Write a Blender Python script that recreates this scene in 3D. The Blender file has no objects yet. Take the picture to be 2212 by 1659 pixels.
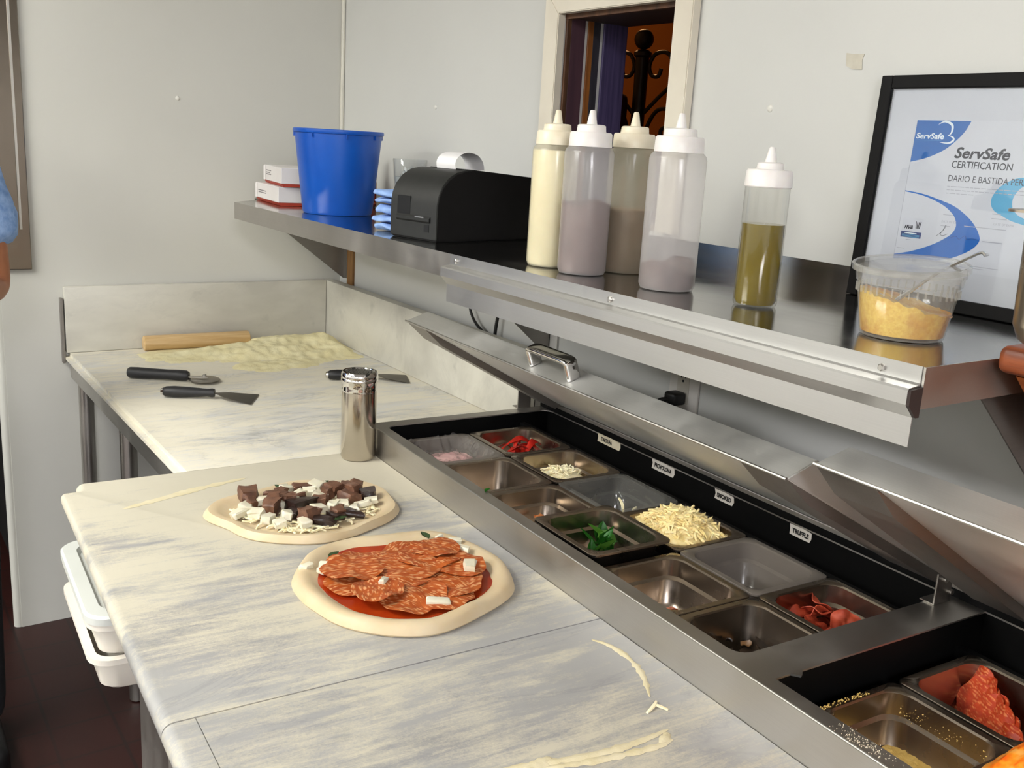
import bpy, bmesh, math, random
from mathutils import Vector, Matrix, noise as mnoise
rnd = random.Random(7)
S = bpy.context.scene
COL = S.collection
PI = math.pi

# ------------------------------------------------------------------ camera
cam_d = bpy.data.cameras.new('camera'); cam = bpy.data.objects.new('camera', cam_d); COL.objects.link(cam)
cam_d.sensor_fit = 'HORIZONTAL'; cam_d.sensor_width = 36.0; cam_d.lens = 36.0 * 2121.0 / 2212.0
cam_d.clip_start = 0.02; cam_d.clip_end = 60
CAM = Vector((-1.386, -3.04, 1.505))
YAW_COOLER = 0.049                                  # prep table stands 2.8 degrees askew to the wall
def cam_matrix():
    yaw, pitch, roll = 0.559 + YAW_COOLER, 0.238, 0.060
    F = Vector((math.sin(yaw) * math.cos(pitch), math.cos(yaw) * math.cos(pitch), -math.sin(pitch)))
    r = Vector((math.cos(yaw), -math.sin(yaw), 0)); u = r.cross(F)
    r2 = math.cos(roll) * r + math.sin(roll) * u; u2 = -math.sin(roll) * r + math.cos(roll) * u
    M = Matrix((r2, u2, -F)).transposed().to_4x4(); M.translation = CAM
    return M
cam.matrix_world = cam_matrix()
S.camera = cam

# ------------------------------------------------------------------ world, exposure, lights
S.view_settings.view_transform = 'Standard'; S.view_settings.look = 'None'
S.view_settings.gamma = 1.0; S.view_settings.use_curve_mapping = False
S.view_settings.exposure = 0.0
W = bpy.data.worlds.new('world'); S.world = W; W.use_nodes = True
W.node_tree.nodes['Background'].inputs[0].default_value = (0.55, 0.6, 0.7, 1); W.node_tree.nodes['Background'].inputs[1].default_value = 0.05
def area(name, loc, size, power, color, rot=(0, 0, 0)):
    d = bpy.data.lights.new(name, 'AREA'); d.shape = 'RECTANGLE'; d.size, d.size_y = size; d.energy = power; d.color = color
    o = bpy.data.objects.new(name, d); o.location = loc; o.rotation_euler = rot; COL.objects.link(o); return o
FIX = [(-2.4, -1.15), (-2.2, -5.4), (-4.3, -3.1), (-4.2, -1.0), (-4.4, -5.3)]          # ceiling fluorescents of the kitchen; last two added for softer light
FIX_POW = [74, 184, 42, 108, 50]
FIX_COL = [(1.0, 0.99, 0.91), (0.95, 0.95, 1.0), (0.93, 0.96, 1.0), (0.97, 0.98, 0.98), (0.93, 0.95, 1.0)]
for (fx, fy), p, c in zip(FIX, FIX_POW, FIX_COL):
    area('fluorescent_tubes', (fx, fy, 2.56), (0.7, 1.3), p, c)
# heat lamp over the pass, right of and behind the camera
hl = bpy.data.lights.new('heat_lamp_bulb', 'SPOT'); hl.energy = 13; hl.color = (1.0, 0.42, 0.13); hl.shadow_soft_size = 0.06; hl.spot_size = 2.0; hl.spot_blend = 0.6
hlo = bpy.data.objects.new('heat_lamp_bulb', hl); hlo.location = (-0.42, -3.35, 1.78); COL.objects.link(hlo)
# dim warm lamp of the dining room seen through the pass window
dl = bpy.data.lights.new('dining_lamp_bulb', 'POINT'); dl.energy = 14; dl.color = (1.0, 0.5, 0.2); dl.shadow_soft_size = 0.12
dlo = bpy.data.objects.new('dining_lamp_bulb', dl); dlo.location = (1.05, -0.1, 2.35); COL.objects.link(dlo)

# ------------------------------------------------------------------ materials
MATS = {}
def lin(c):
    return tuple(((v / 12.92) if v <= 0.04045 else ((v + 0.055) / 1.055) ** 2.4) for v in [x / 255.0 for x in c])
def new_mat(name):
    m = bpy.data.materials.new(name); m.use_nodes = True; nt = m.node_tree
    b = nt.nodes['Principled BSDF']; return m, nt, b
def nd(nt, t, **kw):
    n = nt.nodes.new(t)
    for k, v in kw.items(): setattr(n, k, v)
    return n
def coords(nt, scale=(1, 1, 1), rot=(0, 0, 0)):
    tc = nd(nt, 'ShaderNodeTexCoord'); mp = nd(nt, 'ShaderNodeMapping')
    mp.inputs['Scale'].default_value = scale; mp.inputs['Rotation'].default_value = rot
    nt.links.new(tc.outputs['Object'], mp.inputs['Vector']); return mp.outputs[0]
def noise(nt, vec, scale, detail=4, rough=0.55, dist=0.0):
    n = nd(nt, 'ShaderNodeTexNoise'); n.inputs['Scale'].default_value = scale; n.inputs['Detail'].default_value = detail
    n.inputs['Roughness'].default_value = rough; n.inputs['Distortion'].default_value = dist
    if vec is not None: nt.links.new(vec, n.inputs['Vector'])
    return n.outputs[0]
def ramp(nt, fac, stops, interp='LINEAR'):
    r = nd(nt, 'ShaderNodeValToRGB'); cr = r.color_ramp; cr.interpolation = interp
    while len(cr.elements) < len(stops): cr.elements.new(0.5)
    for e, (p, c) in zip(cr.elements, stops):
        e.position = p; e.color = (c, c, c, 1) if isinstance(c, (int, float)) else (*c, 1)
    nt.links.new(fac, r.inputs[0]); return r.outputs[0]
def mix(nt, fac, a, b, mode='MIX'):
    n = nd(nt, 'ShaderNodeMix', data_type='RGBA', blend_type=mode)
    for s, v in ((n.inputs[0], fac), (n.inputs[6], a), (n.inputs[7], b)):
        if isinstance(v, (int, float)): s.default_value = v
        elif isinstance(v, tuple): s.default_value = (*v, 1)
        else: nt.links.new(v, s)
    return n.outputs[2]
def math_n(nt, op, a, b):
    n = nd(nt, 'ShaderNodeMath', operation=op)
    for s, v in zip(n.inputs, (a, b)):
        if isinstance(v, (int, float)): s.default_value = v
        else: nt.links.new(v, s)
    return n.outputs[0]
def bump(nt, b, h, strength=0.2, dist=0.002):
    n = nd(nt, 'ShaderNodeBump'); n.inputs['Strength'].default_value = strength; n.inputs['Distance'].default_value = dist
    nt.links.new(h, n.inputs['Height']); nt.links.new(n.outputs[0], b.inputs['Normal'])
def M(name, c1, c2=None, scale=12, rough=0.5, metal=0.0, stretch=(1, 1, 1), bmp=0.0, bscale=None, spec=0.5, sss=0.0, detail=4, lo=0.35, hi=0.65, sd=None):
    """plain procedural surface: two sRGB colours broken up by noise, with optional bump"""
    if name in MATS: return MATS[name]
    m, nt, b = new_mat(name); c2 = c2 or tuple(max(0, int(v * 0.93)) for v in c1)
    v = coords(nt, stretch); f = noise(nt, v, scale, detail)
    nt.links.new(ramp(nt, f, [(lo, lin(c1)), (hi, lin(c2))]), b.inputs['Base Color'])
    b.inputs['Roughness'].default_value = rough; b.inputs['Metallic'].default_value = metal
    b.inputs['Specular IOR Level'].default_value = spec
    if sss:
        b.inputs['Subsurface Weight'].default_value = sss; b.inputs['Subsurface Radius'].default_value = (0.012, 0.008, 0.004)
    if bmp: bump(nt, b, noise(nt, v, bscale or scale * 4, 6), bmp, sd or 0.002)
    MATS[name] = m; return m
def steel(name, c=(198, 195, 189), rough=0.3, stretch=(2, 120, 120), var=0.1, smudge=0.12):
    if name in MATS: return MATS[name]
    m, nt, b = new_mat(name)
    v = coords(nt, stretch); f = noise(nt, v, 3, 5); v2 = coords(nt); s = noise(nt, v2, 7, 5)
    dark = tuple(int(x * 0.955) for x in c)
    nt.links.new(mix(nt, f, lin(c), lin(dark)), b.inputs['Base Color']); b.inputs['Metallic'].default_value = 1.0
    rr = ramp(nt, s, [(0.35, max(0.02, rough - smudge * 0.5)), (0.7, rough + smudge)])
    r2 = math_n(nt, 'MULTIPLY_ADD', f, var); r2.node.inputs[2].default_value = 0; nt.links.new(rr, r2.node.inputs[2])
    nt.links.new(r2, b.inputs['Roughness']); bump(nt, b, f, 0.04, 0.0005)
    MATS[name] = m; return m
def plastic_clear(name, tint=(235, 235, 232), fac=0.5, rough=0.3, spec_fac=0.12):
    """thin translucent plastic: part see-through, part milky"""
    if name in MATS: return MATS[name]
    m, nt, b = new_mat(name); out = nt.nodes['Material Output']
    v = coords(nt); f = noise(nt, v, 25, 4)
    nt.links.new(ramp(nt, f, [(0.3, lin(tint)), (0.75, lin(tuple(int(x * 0.95) for x in tint)))]), b.inputs['Base Color'])
    b.inputs['Roughness'].default_value = rough
    tl = nd(nt, 'ShaderNodeBsdfTranslucent'); tl.inputs[0].default_value = (*lin(tint), 1)
    tr = nd(nt, 'ShaderNodeBsdfTransparent'); tr.inputs[0].default_value = (*lin((250, 250, 248)), 1)
    m1 = nd(nt, 'ShaderNodeMixShader'); m1.inputs[0].default_value = 0.4
    nt.links.new(b.outputs[0], m1.inputs[1]); nt.links.new(tl.outputs[0], m1.inputs[2])
    m2 = nd(nt, 'ShaderNodeMixShader'); m2.inputs[0].default_value = fac
    nt.links.new(tr.outputs[0], m2.inputs[1]); nt.links.new(m1.outputs[0], m2.inputs[2])
    gl = nd(nt, 'ShaderNodeBsdfGlossy'); gl.inputs['Roughness'].default_value = rough * 0.5
    fr = nd(nt, 'ShaderNodeLayerWeight'); fr.inputs[0].default_value = 0.5
    fm = math_n(nt, 'MULTIPLY', math_n(nt, 'ADD', math_n(nt, 'POWER', fr.outputs['Facing'], 4.0), 0.05), spec_fac * 5)
    m3 = nd(nt, 'ShaderNodeMixShader'); nt.links.new(fm, m3.inputs[0])
    nt.links.new(m2.outputs[0], m3.inputs[1]); nt.links.new(gl.outputs[0], m3.inputs[2]); nt.links.new(m3.outputs[0], out.inputs[0])
    MATS[name] = m; return m
def glazing(name, tint=(250, 252, 252)):
    if name in MATS: return MATS[name]
    m, nt, b = new_mat(name); out = nt.nodes['Material Output']
    tr = nd(nt, 'ShaderNodeBsdfTransparent'); tr.inputs[0].default_value = (*lin(tint), 1)
    gl = nd(nt, 'ShaderNodeBsdfGlossy'); gl.inputs['Roughness'].default_value = 0.0
    fr = nd(nt, 'ShaderNodeLayerWeight'); fr.inputs[0].default_value = 0.5
    fz = math_n(nt, 'ADD', math_n(nt, 'POWER', fr.outputs['Facing'], 5.0), 0.030)
    v = coords(nt); f = noise(nt, v, 9, 3); k = math_n(nt, 'MULTIPLY', fz, ramp(nt, f, [(0.3, 0.95), (0.7, 1.0)]))
    mx = nd(nt, 'ShaderNodeMixShader'); nt.links.new(k, mx.inputs[0]); nt.links.new(tr.outputs[0], mx.inputs[1]); nt.links.new(gl.outputs[0], mx.inputs[2])
    nt.links.new(mx.outputs[0], out.inputs[0]); MATS[name] = m; return m
def emit(name, c, s):
    if name in MATS: return MATS[name]
    m, nt, b = new_mat(name); b.inputs['Base Color'].default_value = (*lin(c), 1)
    v = coords(nt); f = noise(nt, v, 2, 2)
    nt.links.new(ramp(nt, f, [(0.2, lin(c)), (0.8, tuple(x * 0.97 for x in lin(c)))]), b.inputs['Emission Color']); b.inputs['Emission Strength'].default_value = s
    MATS[name] = m; return m
def marble(name, flour=1.0, base=(158, 157, 154), vein_rot=0.0, vein=0.45, shift=0.0, fcol=(196, 188, 167), far=None):
    if name in MATS: return MATS[name]
    m, nt, b = new_mat(name)
    v = coords(nt); vs = coords(nt, (1.0, 2.0, 2.0), (0, 0, 0.25 + vein_rot))
    cloud = noise(nt, vs, 2.2, 5, 0.55, 0.4)
    col = ramp(nt, cloud, [(0.30, lin(tuple(int(x * .90) for x in base))), (0.5, lin(base)), (0.72, lin(tuple(int(x * 1.05) for x in base)))])
    vn = noise(nt, vs, 2.1, 8, 0.62, 1.4)
    vmask = ramp(nt, vn, [(0.480, 0.0), (0.5, 0.75), (0.510, 0.3), (0.535, 0.0)])
    spot = noise(nt, v, 14, 3); sm = ramp(nt, spot, [(0.62, 0.0), (0.74, 0.6)])
    col = mix(nt, math_n(nt, 'MULTIPLY', vmask, vein), col, lin((128, 129, 133)))
    col = mix(nt, math_n(nt, 'MULTIPLY', sm, 0.55), col, lin((140, 141, 134)))
    if flour:
        big = noise(nt, coords(nt, (1.0, 1.7, 1)), 3.4, 4, 0.55, 0.5)
        stk = noise(nt, coords(nt, (1.3, 10, 10), (0, 0, -0.06)), 5.0, 12, 0.80, 0.35)
        fine = noise(nt, v, 260, 6, 0.85)
        fsum = math_n(nt, 'ADD', math_n(nt, 'MULTIPLY', big, 0.66), math_n(nt, 'MULTIPLY', stk, 0.78))
        fsum = math_n(nt, 'ADD', fsum, math_n(nt, 'MULTIPLY', fine, 0.36))
        if far:                                        # flour raised towards the far end, brightening it to meet the lightened far slab
            sx = nd(nt, 'ShaderNodeSeparateXYZ'); nt.links.new(v, sx.inputs[0])
            mr = nd(nt, 'ShaderNodeMapRange'); mr.inputs[1].default_value, mr.inputs[2].default_value = far[0], far[1]; mr.inputs[4].default_value = far[2]
            nt.links.new(sx.outputs[1], mr.inputs[0]); fsum = math_n(nt, 'ADD', fsum, mr.outputs[0])
        rr = nd(nt, 'ShaderNodeMapRange'); rr.inputs[1].default_value = 0.84 + shift; rr.inputs[2].default_value = 1.00 + shift; rr.inputs[3].default_value = 0; rr.inputs[4].default_value = 0.72 * flour
        nt.links.new(fsum, rr.inputs[0])
        col = mix(nt, rr.outputs[0], col, lin(fcol))
        nt.links.new(ramp(nt, rr.outputs[0], [(0.0, 0.32), (0.6, 0.75)]), b.inputs['Roughness'])
        bump(nt, b, fsum, 0.15, 0.0015)
    else:
        b.inputs['Roughness'].default_value = 0.4
    nt.links.new(col, b.inputs['Base Color']); MATS[name] = m; return m
def wall_paint(name, c, c2, spots=True):
    if name in MATS: return MATS[name]
    m, nt, b = new_mat(name); v = coords(nt)
    f = noise(nt, v, 1.1, 4); col = ramp(nt, f, [(0.3, lin(c)), (0.7, lin(c2))])
    if spots:
        s = noise(nt, v, 6.5, 6, 0.7); k = ramp(nt, s, [(0.72, 0.0), (0.8, 0.5)])
        col = mix(nt, k, col, lin((120, 116, 106)))
    nt.links.new(col, b.inputs['Base Color']); b.inputs['Roughness'].default_value = 0.42
    bump(nt, b, noise(nt, v, 160, 3), 0.10, 0.0012); MATS[name] = m; return m
def salami_mat(name, c1, c2, fat, sc=150):
    if name in MATS: return MATS[name]
    m, nt, b = new_mat(name); v = coords(nt, (0.8, 2.2, 1)); d = noise(nt, v, 34, 6, 0.65)
    col = ramp(nt, d, [(0.3, lin(c1)), (0.7, lin(c2))])
    w = nd(nt, 'ShaderNodeTexVoronoi'); w.inputs['Scale'].default_value = sc; w.inputs['Randomness'].default_value = 1.0
    wv = nd(nt, 'ShaderNodeVectorMath', operation='ADD'); nt.links.new(v, wv.inputs[0])
    nz = nd(nt, 'ShaderNodeTexNoise'); nz.inputs['Scale'].default_value = 60; nt.links.new(v, nz.inputs['Vector'])
    sc_ = nd(nt, 'ShaderNodeVectorMath', operation='SCALE'); sc_.inputs['Scale'].default_value = 0.012; nt.links.new(nz.outputs['Color'], sc_.inputs[0])
    nt.links.new(sc_.outputs[0], wv.inputs[1]); nt.links.new(wv.outputs[0], w.inputs['Vector'])
    k = ramp(nt, w.outputs['Distance'], [(0.26, 0.9), (0.5, 0.0)])
    k2 = math_n(nt, 'MULTIPLY', k, ramp(nt, noise(nt, v, 45, 3), [(0.36, 0.15), (0.5, 1.0)]))
    col = mix(nt, k2, col, lin(fat)); nt.links.new(col, b.inputs['Base Color'])
    b.inputs['Roughness'].default_value = 0.46; b.inputs['Specular IOR Level'].default_value = 0.35; bump(nt, b, math_n(nt, 'ADD', k2, d), 0.35, 0.0015)
    MATS[name] = m; return m

# ------------------------------------------------------------------ mesh helpers
def link(o, parent=None):
    COL.objects.link(o)
    if parent is not None: o.parent = parent
    return o
def O(name, bm, mat, parent=None, smooth=True, ang=38, loc=None, rz=None):
    bmesh.ops.recalc_face_normals(bm, faces=bm.faces[:])
    if smooth:
        for f in bm.faces: f.smooth = True
        lim = math.radians(ang)
        for e in bm.edges:
            if len(e.link_faces) == 2 and e.calc_face_angle(0) > lim: e.smooth = False
    me = bpy.data.meshes.new(name); bm.to_mesh(me); bm.free(); me.materials.append(mat)
    o = bpy.data.objects.new(name, me); link(o, parent)
    if loc is not None: o.location = loc
    if rz is not None: o.rotation_euler = (0, 0, rz)
    return o
def thing(name, label, cat, loc=(0, 0, 0), rz=0.0, group=None, rot=None):
    o = bpy.data.objects.new(name, None); link(o); o.empty_display_size = 0.05
    o.location = loc; o.rotation_euler = rot if rot else (0, 0, rz); tag(o, label, cat, group); return o
def tag(o, label=None, cat=None, group=None, kind=None):
    if label: o['label'] = label
    if cat: o['category'] = cat
    if group: o['group'] = group
    if kind: o['kind'] = kind
    return o
def struct(name, bm, mat, smooth=False, parent=None):
    o = O(name, bm, mat, parent, smooth)
    if parent is None: o['kind'] = 'structure'
    return o
def BM(): return bmesh.new()
def box(bm, lo, hi, bev=0.0, seg=2, mtx=None):
    g = bmesh.ops.create_cube(bm, size=1.0)
    vs = g['verts']; lo = Vector(lo); hi = Vector(hi)
    for v in vs: v.co = Vector(((lo[i] + hi[i]) / 2 + v.co[i] * (hi[i] - lo[i]) for i in range(3)))
    if bev > 0:
        es = list({e for v in vs for e in v.link_edges})
        r = bmesh.ops.bevel(bm, geom=es, offset=bev, segments=seg, affect='EDGES', profile=0.5)
        vs = list({v for f in r['faces'] for v in f.verts} | {v for v in vs if v.is_valid})
    if mtx is not None:
        bmesh.ops.transform(bm, matrix=mtx, verts=[v for v in vs if v.is_valid])
    return bm
def prism(bm, pts, a, b, axis='y', bev=0.0):
    """polygon pts in the two other axes, extruded along axis from a to b"""
    def P(p, t):
        if axis == 'y': return (p[0], t, p[1])
        if axis == 'x': return (t, p[0], p[1])
        return (p[0], p[1], t)
    A = [bm.verts.new(P(p, a)) for p in pts]; B = [bm.verts.new(P(p, b)) for p in pts]
    n = len(pts); fs = [bm.faces.new(A), bm.faces.new(B[::-1])]
    for i in range(n): fs.append(bm.faces.new((A[i], A[(i + 1) % n], B[(i + 1) % n], B[i])))
    if bev:
        es = list({e for f in fs for e in f.edges}); bmesh.ops.bevel(bm, geom=es, offset=bev, segments=2, affect='EDGES')
    return bm
def lathe(bm, prof, seg=40, c=(0, 0, 0), cap0=True, cap1=True, wob=None):
    rings = []
    for r, z in prof:
        ring = []
        for i in range(seg):
            a = 2 * PI * i / seg; k = wob(a, z) if wob else 1.0
            ring.append(bm.verts.new((c[0] + r * k * math.cos(a), c[1] + r * k * math.sin(a), c[2] + z)))
        rings.append(ring)
    for A, B in zip(rings, rings[1:]):
        for i in range(seg): bm.faces.new((A[i], A[(i + 1) % seg], B[(i + 1) % seg], B[i]))
    if cap0: bm.faces.new(rings[0][::-1])
    if cap1: bm.faces.new(rings[-1])
    return bm
def rrect(hw, hd, r, z, n=5, cx=0, cy=0):
    pts = []
    r = min(r, hw, hd)
    for sx, sy, a0 in ((1, 1, 0), (-1, 1, PI / 2), (-1, -1, PI), (1, -1, 1.5 * PI)):
        for k in range(n + 1):
            a = a0 + k * PI / 2 / n
            pts.append((cx + sx * (hw - r) + r * math.cos(a), cy + sy * (hd - r) + r * math.sin(a), z))
    return pts
def loft(bm, rings, cap0=False, cap1=False, closed=True):
    V = [[bm.verts.new(p) for p in ring] for ring in rings]
    n = len(V[0])
    for A, B in zip(V, V[1:]):
        for i in range(n if closed else n - 1):
            bm.faces.new((A[i], A[(i + 1) % n], B[(i + 1) % n], B[i]))
    if cap0: bm.faces.new(V[0][::-1])
    if cap1: bm.faces.new(V[-1])
    return V
def tube(bm, pts, r, seg=8, cap=True):
    pts = [Vector(p) for p in pts]; rings = []; n = len(pts)
    up = Vector((0, 0, 1))
    prev = None
    for i, p in enumerate(pts):
        t = (pts[min(i + 1, n - 1)] - pts[max(i - 1, 0)]).normalized()
        if prev is None:
            a = t.cross(up if abs(t.z) < 0.9 else Vector((1, 0, 0))).normalized()
        else:
            a = (prev - t * prev.dot(t)).normalized()
        prev = a; b = t.cross(a); rr = r[i] if isinstance(r, (list, tuple)) else r
        rings.append([p + rr * (math.cos(2 * PI * k / seg) * a + math.sin(2 * PI * k / seg) * b) for k in range(seg)])
    loft(bm, rings, cap, cap); return bm
def disc(bm, pts3):
    bm.faces.new([bm.verts.new(p) for p in pts3]); return bm
def smooth_pts(pts, n=8, closed=False):
    out = []; P = [Vector(p) for p in pts]; L = len(P)
    rng = range(L if closed else L - 1)
    for i in rng:
        p0 = P[(i - 1) % L] if closed or i > 0 else P[i]; p1 = P[i]; p2 = P[(i + 1) % L]
        p3 = P[(i + 2) % L] if closed or i + 2 < L else P[(i + 1) % L]
        for k in range(n):
            t = k / n
            out.append(0.5 * ((2 * p1) + (-p0 + p2) * t + (2 * p0 - 5 * p1 + 4 * p2 - p3) * t * t + (-p0 + 3 * p1 - 3 * p2 + p3) * t ** 3))
    if not closed: out.append(P[-1])
    return out
def text_mesh(name, body, size, mat, parent, mtx, shear=0.0, bold=0.0, sx=1.0):
    cu = bpy.data.curves.new(name, 'FONT'); cu.body = body; cu.size = size; cu.shear = shear; cu.offset = bold; cu.extrude = 0.00004
    cu.resolution_u = 3
    tmp = bpy.data.objects.new(name, cu); COL.objects.link(tmp)
    dg = bpy.context.evaluated_depsgraph_get(); me = bpy.data.meshes.new_from_object(tmp.evaluated_get(dg))
    bpy.data.objects.remove(tmp); bpy.data.curves.remove(cu); me.name = name
    me.transform(Matrix.Diagonal((sx, 1, 1, 1))); me.transform(mtx); me.materials.clear(); me.materials.append(mat)
    o = bpy.data.objects.new(name, me); link(o, parent); return o
def fit_text(name, body, width, size, mat, parent, frame, u, v, off, shear=0.0, bold=0.0):
    """text whose left baseline corner is at (u, v) of a flat frame, squeezed to the given width"""
    o = text_mesh(name, body, size, mat, parent, Matrix.Identity(4), shear, bold)
    xs = [w.co.x for w in o.data.vertices]; w0 = max(xs) - min(xs); k = width / w0; x0 = min(xs)
    o.data.transform(frame @ Matrix.Translation((u, v, off)) @ Matrix.Diagonal((k, 1, 1, 1)) @ Matrix.Translation((-x0, 0, 0)))
    return o
def copy_tree(src, loc=None, rz=None, label=None, parent=None):
    c = src.copy(); COL.objects.link(c)
    if parent is not None: c.parent = parent
    if loc is not None: c.location = loc
    if rz is not None: c.rotation_euler = (0, 0, rz)
    if label: c['label'] = label
    for ch in list(src.children): copy_tree(ch, parent=c)
    return c
def cooler_pt(x, y, z=0.0):
    c, s = math.cos(YAW_COOLER), math.sin(YAW_COOLER)
    return (x * c + y * s + CAM.x, -x * s + y * c + CAM.y, z)
RZ = -YAW_COOLER
C0 = (CAM.x, CAM.y, 0.0)

# ------------------------------------------------------------------ key heights
ZM = 0.8445      # marble top
ZR = 0.905       # rail top of the prep cooler
ZS = 1.302       # wall shelf top

# palette
m_wall_b = wall_paint('wall_back_paint', (208, 207, 200), (201, 200, 193))
m_wall_r = wall_paint('wall_right_paint', (209, 209, 205), (202, 202, 198))
m_ceil = wall_paint('ceiling_paint', (214, 214, 210), (206, 206, 203), False)
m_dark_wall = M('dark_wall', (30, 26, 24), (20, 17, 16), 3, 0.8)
m_steel = steel('brushed_steel')
m_steel_rail = steel('rail_steel', (196, 192, 186), 0.36, (300, 3, 300))
m_steel_shelf = steel('shelf_steel', (178, 176, 172), 0.10, (60, 2, 60), 0.05, 0.06)
m_steel_dark = steel('dull_steel', (160, 155, 150), 0.42)
m_steel_pan = steel('pan_steel', (170, 157, 142), 0.25, (12, 12, 12), 0.02, 0.05)
m_steel_lid = steel('lid_steel', (236, 235, 231), 0.50, (300, 3, 300))
m_alu = steel('brushed_aluminium', (200, 199, 197), 0.36, (300, 3, 300), 0.10, 0.05)
m_chrome = steel('chrome', (228, 226, 223), 0.06, (5, 5, 5), 0.02, 0.03)
m_black = M('black_plastic', (12, 12, 13), (17, 17, 18), 30, 0.45)
m_blackwell = M('well_liner_black', (4, 4, 4), (6, 6, 6), 20, 0.6, spec=0.15)
m_white_pl = M('white_plastic', (232, 228, 224), (224, 220, 214), 20, 0.42, sss=0.2)
m_marble = marble('floured_marble', 1.0, (158, 157, 155), far=(1.35, 1.86, 0.20), fcol=(202, 194, 171))
m_marble_far = marble('floured_marble_brightened', 1.0, (206, 205, 201), shift=-0.07, fcol=(234, 226, 203))  # extra flour, and both colours lightened to offset the weaker light there
m_marble_bs = marble('splash_marble', 0.0, (206, 203, 192), vein=0.10)

# ================================================================== SETTING
XL, YF, ZC = -5.2, -6.2, 2.62
WT = 0.16     # thickness of the right wall
b = BM(); box(b, (XL - 0.5, YF - 0.2, -0.1), (3.4, 2.4, 0.0))
m, nt, bs = new_mat('quarry_tile_floor'); v = coords(nt)
br = nd(nt, 'ShaderNodeTexBrick'); br.inputs['Scale'].default_value = 1.0; br.offset = 0.0
br.inputs['Brick Width'].default_value = 0.15; br.inputs['Row Height'].default_value = 0.15; br.inputs['Mortar Size'].default_value = 0.004
br.inputs['Color1'].default_value = (*lin((58, 22, 17)), 1); br.inputs['Color2'].default_value = (*lin((50, 19, 14)), 1); br.inputs['Mortar'].default_value = (*lin((30, 17, 14)), 1)
nt.links.new(v, br.inputs['Vector']); nt.links.new(mix(nt, noise(nt, v, 5, 5), br.outputs[0], lin((34, 13, 10))), bs.inputs['Base Color']); bs.inputs['Roughness'].default_value = 0.5
MATS['floor'] = m
struct('floor', b, m)
b = BM(); box(b, (XL - 0.5, YF - 0.2, ZC), (0.3, 2.4, ZC + 0.1)); struct('ceiling', b, m_ceil)
# back wall ends at a jamb; beyond it a dark passage
XE = -1.024
b = BM(); box(b, (XE, 0.0, 0.0), (0.16, 0.12, ZC)); wall_back = struct('wall_back', b, m_wall_b)
b = BM(); lathe(b, [(0.016, 0), (0.016, ZC)], 20, (XE - 0.004, 0.018, 0)); struct('trim_1', b, m_wall_b, True)
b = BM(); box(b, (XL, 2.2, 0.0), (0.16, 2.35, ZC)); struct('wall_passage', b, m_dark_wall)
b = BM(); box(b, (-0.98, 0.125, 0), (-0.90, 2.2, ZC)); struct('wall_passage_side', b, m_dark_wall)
# added lintel, out of view, keeps the kitchen light out of the passage
b = BM(); box(b, (XL, 0.02, 2.05), (XE - 0.03, 0.14, ZC)); struct('wall_lintel_added', b, m_wall_b)
b = BM(); box(b, (XL, 0.02, 0.0), (-2.05, 0.14, 2.05)); struct('wall_back_left', b, m_wall_b)
b = BM(); box(b, (XL - 0.15, YF, 0.0), (XL, 2.35, ZC)); struct('wall_left', b, m_wall_b)
b = BM(); box(b, (XL - 0.15, YF - 0.15, 0.0), (0.16, YF, ZC)); struct('wall_front', b, m_wall_b)
# right wall with the pass window opening
OY0, OY1, OZ0, OZ1 = -1.550, -1.172, 1.352, 1.797
b = BM()
box(b, (0, OY1, 0), (WT, 0.0, ZC)); box(b, (0, YF, 0), (WT, OY0, ZC))
box(b, (0, OY0, 0), (WT, OY1, OZ0)); box(b, (0, OY0, OZ1), (WT, OY1, ZC))
wall_right = struct('wall_right', b, m_wall_r)
# corner bead and the exposed wooden strip where the wall panel stops
b = BM(); box(b, (-0.012, -0.012, 1.36), (-0.0005, -0.0005, ZC), 0.004); struct('trim_2', b, M('bead_white', (222, 219, 206), None, 6, 0.35))
m_oldwood = M('old_orange_wood', (150, 112, 66), (124, 86, 46), 5, 0.6, stretch=(20, 20, 2))
b = BM(); box(b, (-0.008, -0.112, 1.03), (-0.0005, -0.070, 1.298)); struct('trim_3', b, m_oldwood)
b = BM(); box(b, (-0.006, -1.232, 0.93), (-0.0005, -1.203, 1.262)); struct('trim_4', b, M('panel_joint', (206, 204, 200), None, 6, 0.35))
m_cap = M('rivet_cap_paint', (226, 224, 216), (216, 214, 206), 40, 0.3)
for wl, c, ax in ((wall_right, (0, -1.797, 1.595), 0), (wall_right, (0, -0.603, 1.594), 0), (wall_back, (-0.526, 0, 1.582), 1)):
    b = BM(); bmesh.ops.create_uvsphere(b, u_segments=16, v_segments=8, radius=0.0065)
    s = (0.45, 1, 1) if ax == 0 else (1, 0.45, 1)
    for v_ in b.verts: v_.co = Vector((v_.co.x * s[0], v_.co.y * s[1], v_.co.z * s[2]))
    O('rivet_cap', b, m_cap, wl, loc=c)
# stainless sheet on the left end of the back wall
b = BM(); box(b, (-1.30, -0.012, 1.088), (-0.942, -0.0006, ZC - 0.02), 0.002)
pt = O('steel_wall_sheet', b, steel('polished_wall_steel', (138, 128, 118), 0.14, (40, 40, 3), 0.05, 0.1), smooth=False)
tag(pt, 'tall polished stainless steel sheet at the left end of the back wall', 'wall panel')
b = BM(); box(b, (-0.968, -0.0175, 1.20), (-0.962, -0.0125, ZC - 0.03)); O('folded_seam', b, m_steel, pt)
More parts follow.
